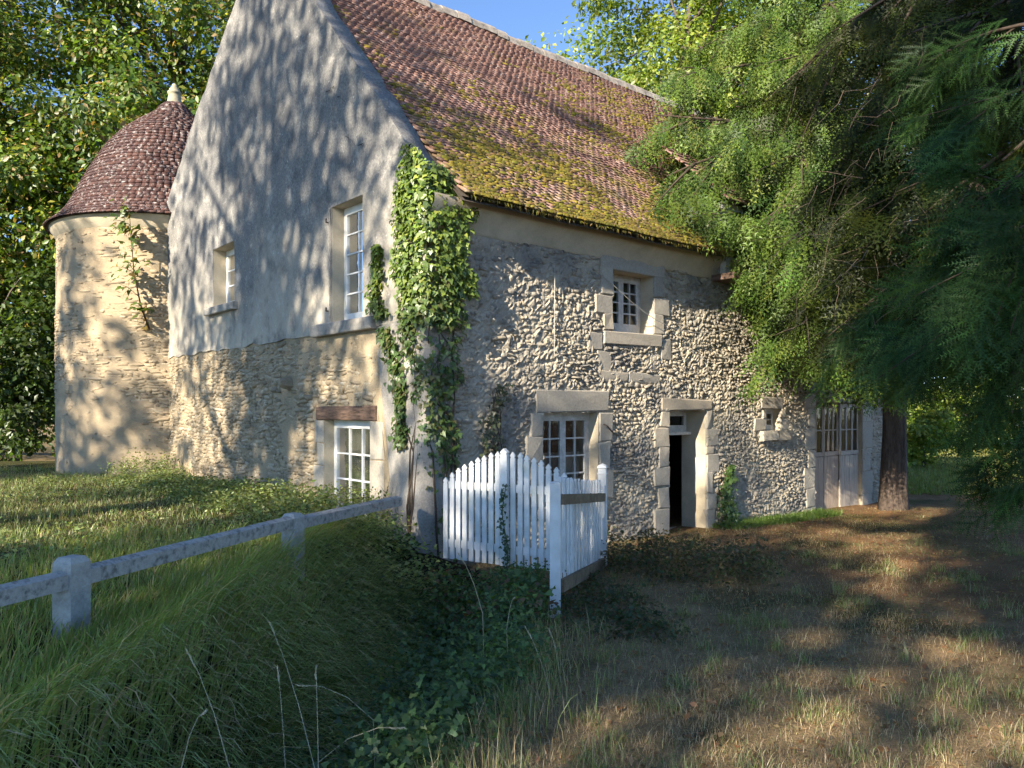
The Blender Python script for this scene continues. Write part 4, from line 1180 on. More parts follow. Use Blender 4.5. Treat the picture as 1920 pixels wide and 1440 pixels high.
def side_fence():
    p = np.array([0.455, 7.36]); q = np.array([1.115, 9.62]); d = q - p; L = np.linalg.norm(d); rz = math.atan2(d[1], d[0])
    e = empty('picket_fence', (p[0], p[1], -1.78), rz); tag(e, 'short white picket fence panel with bare wood rails', 'fence')
    drop = -0.24 / L
    n = 13
    for i in range(n):
        f = (i + 0.4) / n; x = f * L
        V, F = extrude(picket_shape(0.052, 1.10 + random.uniform(-0.008, 0.008), 'flat'), 0.0, 0.022)
        V = [(x + vx, vy, vz + drop * x + 0.02) for vx, vy, vz in V]
        obj('picket', V, F, M['white'], e)
    for z, hh, nm in ((0.86, 0.10, 'rail'), (0.03, 0.12, 'rail')):
        V = []
        for x in (-0.02, L + 0.02):
            V += [(x, -0.045, z + drop * x), (x, -0.001, z + drop * x), (x, -0.001, z + hh + drop * x), (x, -0.045, z + hh + drop * x)]
        obj(nm, V, [(0, 1, 2, 3), (7, 6, 5, 4), (0, 4, 5, 1), (1, 5, 6, 2), (2, 6, 7, 3), (3, 7, 4, 0)], M['raw_wood'], e)
    x = L + 0.05; m = MB(); m.box(x, x + 0.10, -0.045, 0.055, -0.5, 1.02); m.build('end_post', M['white'], e)
    m = MB(); m.box(x - 0.008, x + 0.108, -0.053, 0.063, 0.95, 0.965); m.build('collar', M['white'], e)
    V, F = lathe([(0.075, 1.02), (0.085, 1.03), (0.07, 1.06), (0.0, 1.085)], 4); V = [(vx, vy, vz) for vx, vy, vz in V]
    o = obj('cap', [(math.cos(.785) * vx - math.sin(.785) * vy + x + .05, math.sin(.785) * vx + math.cos(.785) * vy + .005, vz) for vx, vy, vz in V], F, M['white'], e)
side_fence()

def railing():
    P = [np.array([-4.1, 1.1]), np.array([-2.79, 4.9]), np.array([-2.04, 7.2]), np.array([-1.33, 8.98])]
    e = empty('railing', (P[1][0], P[1][1], -1.5)); tag(e, 'low concrete post and rail barrier along the grassy bank', 'railing')
    for i, p in enumerate(P[:3]):
        if i == 0: continue
        d = P[i + 1] - P[i]; rz = math.atan2(d[1], d[0]); w = 0.075
        h = 0.56 if i == 1 else 0.52
        V, F = lathe([(w * 1.414, -0.3), (w * 1.414, h - 0.035), (w * 1.414 * 0.72, h), (0.0, h + 0.004)], 4)
        V = [(x * math.cos(.785) - y * math.sin(.785), x * math.sin(.785) + y * math.cos(.785), z) for x, y, z in V]
        o = obj('post', V, F, M['concrete'], e); o.location = (p[0] - P[1][0], p[1] - P[1][1], 0); o.rotation_euler = (0, 0, rz)
    for i in range(3):
        p, q = P[i], P[i + 1]; d = q - p; L = np.linalg.norm(d); nn = np.array([-d[1], d[0]]) / L
        zz0 = [0.40, 0.40, 0.40][i]; zz1 = [0.40, 0.42, 0.40][i]
        ks = 14; V = []; F = []
        sec = [(-0.055, -0.03), (0.055, -0.03), (0.058, 0.062), (0.0, 0.085), (-0.058, 0.062)]
        e0 = 0.076 / L if i > 0 else 0; e1 = 1 - (0.076 / L if i < 2 else 0)
        for k in range(ks + 1):
            f = e0 + (e1 - e0) * k / ks; c = p + d * f
            for a, b in sec:
                V.append((c[0] + nn[0] * a - P[1][0], c[1] + nn[1] * a - P[1][1], zz0 + (zz1 - zz0) * f + b))
        for k in range(ks):
            for s_ in range(5): F.append((k * 5 + s_, k * 5 + (s_ + 1) % 5, (k + 1) * 5 + (s_ + 1) % 5, (k + 1) * 5 + s_))
        F += [(4, 3, 2, 1, 0), tuple(ks * 5 + s_ for s_ in range(5))]
        obj('rail', V, F, M['rail_top'], e)
railing()

# ------------------------------------------------------------------ trees
def limb_pts(a, b, n=6, sag=0.0, wob=0.08):
    a = np.array(a, float); b = np.array(b, float); L = np.linalg.norm(b - a); out = []
    off = RNG.normal(0, wob * L, 3)
    for i in range(n + 1):
        t = i / n; p = a + (b - a) * t + off * math.sin(math.pi * t); p[2] += sag * L * math.sin(math.pi * t) ; out.append(tuple(p))
    return out

def broadleaf(name, label, base, top, cc, cr, clumps, per, leaf, cols, trunk_r, group=None, clump_r=0.2, limbs=22, seed=0, fork=0.35, shell=0.45, mask=None, low_cut=None):
    """trunk, limbs and a crown of leaves in clumps; cc, cr: crown centre and radii (world)"""
    global RNG
    keep_rng = RNG; RNG = np.random.default_rng(seed)
    e = empty(name, base); tag(e, label, 'tree', group)
    base = np.array(base, float); cc = np.array(cc, float); cr = np.array(cr, float)
    d = RNG.normal(size=(clumps, 3)); d /= np.linalg.norm(d, axis=1, keepdims=True)
    rad = RNG.random(clumps) ** shell
    c = cc + d * rad[:, None] * cr * (1 + 0.18 * RNG.normal(size=(clumps, 1)))
    if mask is not None: c = c[mask(c)]
    if low_cut is not None: c = c[c[:, 2] > low_cut]
    clumps = len(c)
    rr = clump_r * cr.mean() * RNG.uniform(0.6, 1.35, clumps)
    m = MB()
    fk = base + (np.array([cc[0], cc[1], top]) - base) * fork
    tp = [tuple(np.array([0, 0, -0.6])), tuple(np.array([0, 0, 0.2]))] + [tuple(p) for p in (np.array(limb_pts(fk * 0 + (0, 0, 0.2), fk - base, 5, 0, 0.03))[1:])]
    end = np.array([cc[0], cc[1], top * 0.9 + cc[2] * 0.1]) - base
    tp += [tuple(p) for p in np.array(limb_pts(fk - base, end, 6, 0, 0.05))[1:]]
    n = len(tp); rads = [trunk_r * (1.35 if i == 0 else 1.12 if i == 1 else 1.0 - 0.93 * (i / (n - 1)) ** 1.1) + 0.01 for i in range(n)]
    m.tube(tp, rads, 10); m.build('trunk', M['bark'], e, smooth=True)
    m = MB()
    tpa = np.array(tp[4:])
    for i in RNG.permutation(clumps)[:limbs]:
        tgt = c[i] - base
        s_ = tpa[np.argmin(np.abs(tpa[:, 2] - (tgt[2] * 0.75)))]
        q = limb_pts(s_, tgt, 6, 0.06, 0.06); r0 = trunk_r * RNG.uniform(0.18, 0.4)
        m.tube(q, [r0 * (1 - 0.85 * k / 6) for k in range(7)], 6)
        for _ in range(2):
            j = RNG.integers(2, 6); t2 = np.array(q[j]) + RNG.normal(0, 0.22, 3) * cr.mean()
            m.tube(limb_pts(q[j], t2, 4, 0.05, 0.08), [r0 * 0.4 * (1 - 0.8 * k / 4) for k in range(5)], 5)
    m.build('limbs', M['bark'], e, smooth=True)
    k = RNG.poisson(per, clumps); ci = np.repeat(np.arange(clumps), k); n = len(ci)
    u = RNG.normal(size=(n, 3)); u /= np.linalg.norm(u, axis=1, keepdims=True)
    P = c[ci] + u * (RNG.random(n) ** 0.5 * rr[ci])[:, None] * np.array([1.15, 1.15, 0.75])
    nr = u * 0.5 + (c[ci] - cc) / cr * 0.5 + np.array([0, 0, 0.55]) + RNG.normal(0, 0.55, (n, 3))
    al = u + np.array([0, 0, -0.5]) + RNG.normal(0, 0.5, (n, 3))
    tint = np.clip(1 + RNG.normal(0, 0.22, (clumps, 1)), 0.5, 1.6)[ci]
    hue = (np.array([1.12, 1.02, 0.85]) - 1) * RNG.random((clumps, 1))[ci] + 1
    col = np.clip(palette(cols, n, 0.15) * tint * hue, 0.004, 0.9)
    sc = leaf * RNG.uniform(0.6, 1.3, n)
    o = scatter(LEAF_V, LEAF_F, P - base, frames(nr, along=al), sc, 'crown', M['leaf'], e, col=col); o['kind'] = 'stuff'
    RNG = keep_rng
    return e

GREEN = [(0.10, 0.165, 0.028), (0.075, 0.135, 0.025), (0.14, 0.20, 0.035), (0.18, 0.225, 0.04)]
CHEST = GREEN[:3] + GREEN[:2] + [(0.05, 0.095, 0.022), (0.06, 0.11, 0.026), (0.045, 0.085, 0.02), (0.28, 0.21, 0.10), (0.22, 0.24, 0.05)]
ASH = [(0.16, 0.24, 0.04), (0.21, 0.28, 0.055), (0.13, 0.20, 0.035), (0.25, 0.30, 0.07)]
DARKG = [(0.045, 0.08, 0.02), (0.06, 0.10, 0.022), (0.035, 0.06, 0.018)]
broadleaf('chestnut_tree', 'tall browning broadleaf tree rising behind the tower roof', (-13.2, 30.5, -1.6), 20, (-12.0, 29.5, 9.4), (7.2, 5.5, 9.6), 400, 260, 0.215, CHEST, 0.45, 'trees behind the tower', 0.17, 40, 1)
broadleaf('chestnut_tree', 'leafy tree with yellowing leaves at the far left edge', (-19.8, 29.0, -1.6), 18, (-18.4, 28.0, 8.4), (5.2, 4.6, 9.6), 280, 240, 0.215, CHEST, 0.4, 'trees behind the tower', 0.18, 30, 2)
broadleaf('hazel_bush', 'dark leafy bush filling the gap left of the tower', (-15.6, 24.4, -1.6), 4.5, (-15.4, 24.3, 1.0), (2.6, 2.0, 3.2), 120, 130, 0.18, DARKG, 0.10, None, 0.20, 22, 3, 0.2)  # only dark greens: the shade in this gap is put into the leaf colour
broadleaf('ash_tree', 'light green sunlit tree rising behind the roof ridge', (7.5, 30.0, -2.1), 19, (7.3, 30.0, 13.0), (6.3, 4.5, 6.4), 270, 190, 0.20, ASH, 0.40, None, 0.16, 40, 4)
broadleaf('garden_tree', 'bright green tree in the sunny garden beyond the yew', (25.0, 43.0, -2.2), 12, (24.5, 42.0, 5.5), (6.5, 5, 6.2), 150, 110, 0.36, GREEN + ASH, 0.35, 'trees in the far garden', 0.2, 24, 5)
broadleaf('garden_tree', 'taller green tree behind the right end of the roof', (15.0, 40.0, -2.2), 19, (14.5, 38.0, 9.5), (6.0, 5, 8.0), 170, 110, 0.36, GREEN, 0.4, 'trees in the far garden', 0.2, 24, 6)
broadleaf('garden_bush', 'rounded sunlit bush at the lawn edge past the trunk', (15.2, 28.5, -2.2), 0.6, (15.2, 28.5, -1.0), (1.5, 1.3, 1.25), 60, 110, 0.16, GREEN + ASH, 0.06, None, 0.24, 12, 7, 0.2)
broadleaf('garden_bush', 'wide leafy shrub hiding the left part of the garden wall', (19.5, 40.5, -2.2), 2.2, (19.5, 40.5, -0.3), (3.0, 1.6, 2.4), 110, 110, 0.22, GREEN + DARKG, 0.08, None, 0.2, 16, 14, 0.2)
broadleaf('garden_bush', 'tall green shrub in front of the right part of the garden wall', (24.5, 41.5, -2.2), 3.0, (24.5, 41.5, 0.2), (3.4, 1.6, 3.0), 120, 110, 0.24, GREEN + ASH, 0.08, None, 0.2, 16, 15, 0.2)
# trees out of frame towards the sun; they throw the dappled shade on gable, bank and path
SHADE = [(0.08, 0.13, 0.03), (0.06, 0.10, 0.025)]
def sunpos(a, dist):   # a: sideways as seen from the sun, dist: away from the sun
    return np.array([-SUN_H[1] * a - SUN_H[0] * dist, SUN_H[0] * a - SUN_H[1] * dist])
p = sunpos(-11.2, -12.5)
broadleaf('oak_tree', 'large leafy tree left of the lawn shading the gable', (p[0], p[1], -1.6), 20, (p[0], p[1], 12.3), (5.9, 5.9, 7.6), 205, 62, 0.28, SHADE, 0.5, 'shade trees beside the lawn', 0.15, 30, 8, shell=0.6)
p = sunpos(-19.5, -14.0)
broadleaf('oak_tree', 'leafy tree at the lawn corner shading the tower', (p[0], p[1], -1.6), 17, (p[0], p[1], 10.6), (3.6, 3.6, 6.0), 120, 55, 0.30, SHADE, 0.4, 'shade trees beside the lawn', 0.17, 20, 9, shell=0.6)
p = sunpos(-4.0, -20.0)
broadleaf('lime_tree', 'broad low tree behind the viewer shading bank and path', (p[0], p[1], -1.6), 16, (p[0], p[1], 10.9), (4.8, 4.8, 4.6), 205, 62, 0.32, SHADE, 0.35, 'shade trees beside the lawn', 0.17, 26, 10, shell=0.6)
p = sunpos(2.1, -26.0)
broadleaf('lime_tree', 'tall tree behind the viewer shading the near path and yew', (p[0], p[1], -1.6), 28, (p[0], p[1], 22.0), (4.3, 4.3, 6.6), 230, 62, 0.40, SHADE, 0.45, 'shade trees beside the lawn', 0.16, 30, 12, shell=0.6)

# yews -----------------------------------------------------------------------
def frond(main, sides, side_len, nl, nw, step):
    """flat yew spray along +x: triangles for needles"""
    V = []; F = []
    def needles(p0, d, L):
        d = np.array(d) / np.linalg.norm(d); s_ = np.array([-d[1], d[0], 0])
        k = max(2, int(L / step))
        for i in range(k):
            t = (i + 0.3) / k; q = p0 + d * L * t; l = nl * (1 - 0.45 * t)
            for sg in (-1, 1):
                tip = q + (s_ * sg * 0.9 + d * 0.55) * l + np.array([0, 0, 0.12 * l - 0.05 * l * (i % 3)])
                b = len(V); V.extend([q - d * nw / 2, q + d * nw / 2, tip]); F.append((b, b + 1, b + 2))
        b = len(V); V.extend([p0 + s_ * 0.003, p0 - s_ * 0.003, p0 + d * L]); F.append((b, b + 1, b + 2))
        tipl = nl * 0.8; e = p0 + d * L; b = len(V); V.extend([e + s_ * nw / 2, e - s_ * nw / 2, e + d * tipl]); F.append((b, b + 1, b + 2))
    needles(np.zeros(3), (1, 0, 0), main)
    for i in range(sides):
        t = 0.15 + 0.75 * i / sides; sg = -1 if i % 2 else 1
        needles(np.array([main * t, 0, 0]), (0.75, 0.68 * sg, -0.08), side_len * (1.15 - 0.75 * t))
    V = np.array(V); V[:, 2] -= 0.35 * V[:, 0] ** 2 / main   # droop
    return V, np.array(F)
FR_NEAR = frond(0.26, 6, 0.13, 0.024, 0.0055, 0.013)
FR_MID = frond(0.30, 5, 0.17, 0.045, 0.013, 0.034)
FR_FAR = frond(0.46, 4, 0.22, 0.062, 0.021, 0.062)

def yew_foliage(tips, per, spread, tmpl, scale, cols, name, parent, base, seed, hang=0.5, filt=None, droop=0.5):
    """tips: list of (polyline, weight)"""
    rg = np.random.default_rng(seed); P = []; D = []
    for pl, wgt in tips:
        pl = np.array(pl); k = rg.poisson(per * wgt)
        if k == 0: continue
        t = rg.random(k) ** 0.75 * (len(pl) - 1); i = np.minimum(t.astype(int), len(pl) - 2); f = (t - i)[:, None]
        q = pl[i] * (1 - f) + pl[i + 1] * f; dd = pl[i + 1] - pl[i]; dd /= np.linalg.norm(dd, axis=1, keepdims=True)
        side = np.cross(dd, [0, 0, 1.0]); side /= np.maximum(np.linalg.norm(side, axis=1, keepdims=True), 1e-6)
        sg = rg.choice([-1, 1], (k, 1)) * rg.uniform(0.2, 1, (k, 1))
        off = rg.random((k, 1)) * spread
        P.append(q + side * sg * off + np.array([0, 0, 1]) * (-off * hang * rg.random((k, 1)) + rg.normal(0, 0.05, (k, 1))))
        D.append(dd * (0.7 if droop < 1 else 0.45) + side * sg * (0.8 if droop < 1 else 0.45) + np.array([0, 0, -droop]) * rg.random((k, 1)) + rg.normal(0, 0.25, (k, 3)))
    P = np.vstack(P); D = np.vstack(D)
    if filt is not None:
        kp = filt(P); P = P[kp]; D = D[kp]
    n = len(P)
    nr = np.tile([-0.35, -0.5, 0.8], (n, 1)) + rg.normal(0, 0.65, (n, 3))
    # first template axis along D, third near nr
    D /= np.linalg.norm(D, axis=1, keepdims=True)
    b = np.cross(nr, D); b /= np.linalg.norm(b, axis=1, keepdims=True); c = np.cross(D, b)
    Rm = np.stack([D, b, c], 2)
    col = palette(cols, n, 0.2)
    tv, tf = tmpl
    var = 0.75 + 0.5 * np.clip(tv[:, 0] / tv[:, 0].max(), 0, 1)      # the young ends of a spray are paler
    o = scatter(tv, tf, P - base, Rm, scale * rg.uniform(0.7, 1.25, n), name, M['needle'], parent, col=col, colvar=var); o['kind'] = 'stuff'
    return o, n

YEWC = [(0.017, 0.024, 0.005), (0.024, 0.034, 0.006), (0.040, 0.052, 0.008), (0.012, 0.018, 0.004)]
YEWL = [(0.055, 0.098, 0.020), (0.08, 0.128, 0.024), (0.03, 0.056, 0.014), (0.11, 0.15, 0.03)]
def yew_tree(name, label, base, lean, height, trunk_r, limb_specs, per, tmpl, scale, cols, seed, spread=0.5, sub=4, filt=None, fluted=True, sub_len=0.42, droop=0.5, min_z=-9.0):
    rg = np.random.default_rng(seed)
    base = np.array(base, float); e = empty(name, base); tag(e, label, 'tree')
    V = []; F = []; nz, na = 14, 20
    for i in range(nz + 1):
        t = i / nz; r = trunk_r * (1.25 - 0.5 * t if t > 0.08 else 1.6 - 4 * t) * (1 - 0.6 * t)
        for k in range(na):
            a = 2 * math.pi * k / na; rr = r * (1 + 0.16 * math.sin(4 * a + 1.3 * t * 3) + 0.08 * math.sin(9 * a + t * 5))
            V.append((lean[0] * t + rr * math.cos(a), lean[1] * t + rr * math.sin(a), -0.3 + (height + 0.3) * t))
    for i in range(nz):
        for k in range(na): F.append((i * na + k, i * na + (k + 1) % na, (i + 1) * na + (k + 1) % na, (i + 1) * na + k))
    obj('trunk', V, F, M['yew_bark'], e, smooth=True)
    lines = []; m = MB()
    for (z0, end, sag, w) in limb_specs:
        s_ = base + np.array([lean[0] * z0 / height, lean[1] * z0 / height, z0]); end = np.array(end, float)
        L = np.linalg.norm(end - s_); n = 8; pl = []
        wob = rg.normal(0, 0.04 * L, 3)
        for i in range(n + 1):
            t = i / n; q = s_ + (end - s_) * t + wob * math.sin(math.pi * t); q[2] += sag * L * math.sin(math.pi * t); pl.append(q)
        pl = np.array(pl); lines.append((pl[3:], w * 0.5)); r0 = 0.012 * L + 0.012
        m.tube([tuple(q - base) for q in pl], [r0 * (1 - 0.88 * i / n) for i in range(n + 1)], 6)
        for _ in range(sub):
            j = rg.integers(3, n); a = pl[j]; dv = pl[j] - pl[j - 1]; dv /= np.linalg.norm(dv)
            sd = np.cross(dv, [0, 0, 1.0]) * rg.choice([-1, 1]); dr = dv * 0.8 + sd * rg.uniform(0.3, 1.0) + np.array([0, 0, rg.uniform(-0.95, 0.35)])
            ln = sub_len * L * rg.uniform(0.4, 0.8) * (1 - 0.35 * j / n)
            sp = np.array([a + dr * ln * t + np.array([0, 0, -0.10 * ln * t * t]) for t in (0, .25, .5, .75, 1.0)])
            if sp[-1][2] < min_z: continue
            lines.append((sp, w * 0.55 * ln / 1.0)); m.tube([tuple(q - base) for q in sp], [r0 * 0.35 * (1 - 0.85 * t) for t in (0, .25, .5, .75, 1.0)], 5)
    m.build('limbs', M['twig'], e, smooth=True)
    o, n = yew_foliage(lines, per, spread, tmpl, scale, cols, 'crown', e, base, seed + 1, filt=filt, droop=droop)
    return e

def at(px, py, Y):   # a direction from the photograph's standpoint used once to lay out limb ends
    return np.array([(px - 960) / 1450 * Y, Y, (765 - py) / 1450 * Y])

def far_yew():
    base = (7.75, 15.7, -2.25); sp = []
    rg = np.random.default_rng(77)
    # limbs reaching over roof and wall (towards the left), then all round
    for (px, py, Y, z0) in ((1225, 215, 13.8, 8), (1250, 330, 13.2, 7), (1300, 280, 14.2, 7.5), (1330, 400, 12.6, 6), (1290, 140, 15.0, 9), (1340, 60, 15.0, 10.0), (1400, -60, 15.5, 11),
                            (1450, -130, 15.2, 12), (1380, 200, 13.4, 8), (1400, 330, 12.8, 7), (1440, 420, 12.4, 5.5), (1470, 100, 14.0, 9), (1520, 260, 13.5, 8), (1540, 10, 14.5, 10.5), (1560, 380, 13, 6),
                            (1390, 480, 13.0, 5.4), (1470, 535, 12.6, 5.0), (1520, 590, 12.6, 4.8), (1570, 640, 12.8, 4.6), (1600, 680, 13.2, 4.3), (1630, 700, 13.6, 4.2), (1540, 530, 12.2, 5), (1460, 460, 12.4, 5.2), (1600, 540, 13, 5), (1560, 610, 12.6, 4.8), (1640, 660, 13.4, 4.5)):
        sp.append((z0, at(px, py, Y), 0.06, 1.35))
    for k in range(26):
        a = rg.uniform(0, 2 * math.pi); z = rg.uniform(3.2, 12.5); r = rg.uniform(2.6, 4.2) * (1.1 - 0.05 * z)
        x = base[0] + r * math.cos(a); y = base[1] + r * math.sin(a)
        sp.append((min(z, 12.5), (x, y, base[2] + z + rg.uniform(-0.5, 0.9)), 0.05, 0.9))
    lo = lambda P: ~((P[:, 0] / P[:, 1] < 0.20) & (P[:, 2] / P[:, 1] < 0.12) & (P[:, 1] < 13)) 
    # keep clear of the house body
    def clear(P):
        q = P[:, :2] - CORNER; t = q @ S_AX; g = q @ G_AX
        inside = (g > -0.15) & (t < HL + 0.2) & (P[:, 2] < np.clip(2.75 + 1.04 * (g + 0.36), 2.6, 8.2))
        browse = P[:, 2] < -0.25 + 0.9 * sstep(7.4, 5.2, P[:, 0]) + RNG.normal(0, 0.25, len(P))     # grazed up to a browse line
        side = P[:, 0] * -SUN_H[1] + P[:, 1] * SUN_H[0]
        thin = (side > -2.7 + RNG.normal(0, 0.15, len(P))) & (P[:, 2] > 1.2)      # crown cut away on this side so sunlight reaches the garden
        return ~(inside | browse | thin)
    yew_tree('yew_tree', 'large yew with reddish trunk at the barn doors overhanging the roof', base, (0.2, 0.3), 14.0, 0.21, sp, 54, FR_FAR, 1.1, YEWL, 201, 0.5, 8, clear, sub_len=0.52, droop=2.2, min_z=0.0)
far_yew()

def near_yew():
    base = (6.4, 7.6, -2.0); sp = []
    rg = np.random.default_rng(78)
    for (px, py, Y, z0) in ((1560, 60, 7.5, 8), (1620, 180, 7.0, 7), (1500, -40, 8.0, 9), (1480, 150, 8.2, 7.5), (1560, 290, 7.6, 6), (1620, 380, 7.0, 5.4), (1680, 300, 6.4, 6), (1700, 100, 6.5, 7.5), (1760, 220, 5.8, 6.5), (1820, 60, 5.6, 7.0),
                            (1800, 380, 5.4, 5), (1880, 300, 5.2, 5.5), (1700, 460, 6.4, 4.6), (1640, 500, 7.2, 4.6), (1560, 430, 7.8, 5), (1590, 560, 7.6, 4.2), (1650, 620, 7.0, 3.8), (1720, 560, 6.4, 4.0), (1600, 660, 7.6, 3.6), (1680, 700, 7.0, 3.3),
                            (1760, 640, 6.2, 3.5), (1740, 690, 6.4, 3.4), (1810, 560, 5.4, 3.9), (1840, 660, 5.2, 3.3), (1900, 700, 5.0, 3.0), (1520, 560, 8.2, 4.4), (1900, 480, 4.8, 4.4), (1820, 690, 5.8, 3.2), (1600, 480, 7.0, 4.8), (1760, 450, 5.8, 4.8)):
        sp.append((z0, at(px, py, Y), 0.05, 1.25))
    for k in range(16):
        a = rg.uniform(0, 2 * math.pi); z = rg.uniform(4.5, 10); r = rg.uniform(1.5, 2.8)
        sp.append((z, (base[0] + r * math.cos(a), base[1] + r * math.sin(a), base[2] + z + rg.uniform(-0.4, 0.8)), 0.05, 0.9))
    yew_tree('yew_tree', 'dark yew filling the right side, trunk beyond the frame', base, (0.1, 0.1), 11.0, 0.4, sp, 34, FR_MID, 1.05, YEWC, 301, 0.5, 9, lambda P: (P[:, 2] > np.where(P[:, 0] / P[:, 1] > 0.62, 0.15, 0.48) + RNG.normal(0, 0.12, len(P))) & ~((P[:, 0] * -SUN_H[1] + P[:, 1] * SUN_H[0] < -0.7) & (P[:, 2] > 6.2)), sub_len=0.5, droop=0.8, min_z=0.5)  # high sprays on one side are left out to let sun onto the garden
    e = [o for o in COL.objects if o.name.startswith('yew_tree') and o.location.x < 7][0]
    # the nearest sprays hang right in front of the lens side: finer needles
    lines = []; m = MB()
    b = np.array(base)
    for (px, py, Y, px2, py2, Y2) in ((1960, 300, 3.4, 1790, 470, 3.5), (1960, 420, 3.2, 1800, 640, 3.3), (1980, 520, 3.3, 1850, 760, 3.4), (1950, 660, 3.7, 1740, 700, 4.2), (1975, 780, 3.8, 1850, 800, 4.2), (1975, 850, 4.0, 1835, 900, 4.4), (1985, 900, 4.0, 1870, 950, 4.3), (1990, 350, 3.1, 1880, 560, 3.1), (1950, 600, 3.6, 1690, 640, 4.4), (1970, 150, 4.0, 1780, 260, 4.3), (1960, 40, 4.4, 1720, 130, 4.8), (1800, 500, 4.8, 1620, 610, 5.4)):
        a, c = at(px, py, Y), at(px2, py2, Y2)
        pl = np.array([a + (c - a) * t + np.array([0, 0, 0.06 * math.sin(math.pi * t)]) for t in np.linspace(0, 1, 6)])
        lines.append((pl, 1.0)); s_ = b + np.array([0, 0, max(1.6, a[2] + 2.0)])
        m.tube([tuple(q - b) for q in limb_pts(s_, a, 5, 0.04, 0.02)], [0.05, 0.042, 0.034, 0.026, 0.02, 0.014], 6)
        m.tube([tuple(q - b) for q in pl], [0.014, 0.011, 0.009, 0.007, 0.005, 0.003], 5)
        for _ in range(4):
            j = random.randint(1, 4); dr = (pl[j + 1] - pl[j]); dr /= np.linalg.norm(dr); dr = dr + RNG.normal(0, 0.45, 3) + np.array([0, 0, -0.12]); ln = 0.30
            spn = np.array([pl[j] + dr * ln * t for t in (0, .5, 1.0)])
            if spn[-1][2] < (-0.5 if spn[-1][0] / spn[-1][1] > 0.6 else 0.1): continue
            lines.append((spn, 0.6)); m.tube([tuple(q - b) for q in spn], [0.006, 0.004, 0.002], 4)
    m.build('near_boughs', M['twig'], e, smooth=True)
    rg = np.random.default_rng(79); m = MB()
    for k in range(120):
        q = at(rg.uniform(1480, 1860), rg.uniform(120, 640), rg.uniform(4.6, 6.6)); pts = [q]; dr = np.array([rg.normal(-0.4, 0.5), rg.normal(0, 0.4), rg.normal(-0.5, 0.4)])
        for _ in range(4): dr = dr + rg.normal(0, 0.35, 3); pts.append(pts[-1] + dr / np.linalg.norm(dr) * rg.uniform(0.05, 0.13))
        m.tube([tuple(p - b) for p in pts], [0.0024, 0.0021, 0.0018, 0.0012, 0.0008], 4)
    tag(m.build('dead_twigs', M['dead'], e), kind='stuff')
    yew_foliage(lines, 30, 0.13, FR_NEAR, 0.9, [(0.03, 0.065, 0.016), (0.045, 0.09, 0.02), (0.02, 0.045, 0.014)], 'near_needles', e, b, 401, filt=lambda P: P[:, 2] > np.where(P[:, 0] / P[:, 1] > 0.595, -0.55, 0.16) + RNG.normal(0, 0.06, len(P)))
    V, F = lathe([(0, -0.006), (0.0065, -0.003), (0.0065, 0.003), (0.0, 0.006)], 8)
    q = at(1840, 597, 3.25); o = obj('berry', V, F, M['berry'], e, smooth=True); o.location = Vector(q - b)
near_yew()

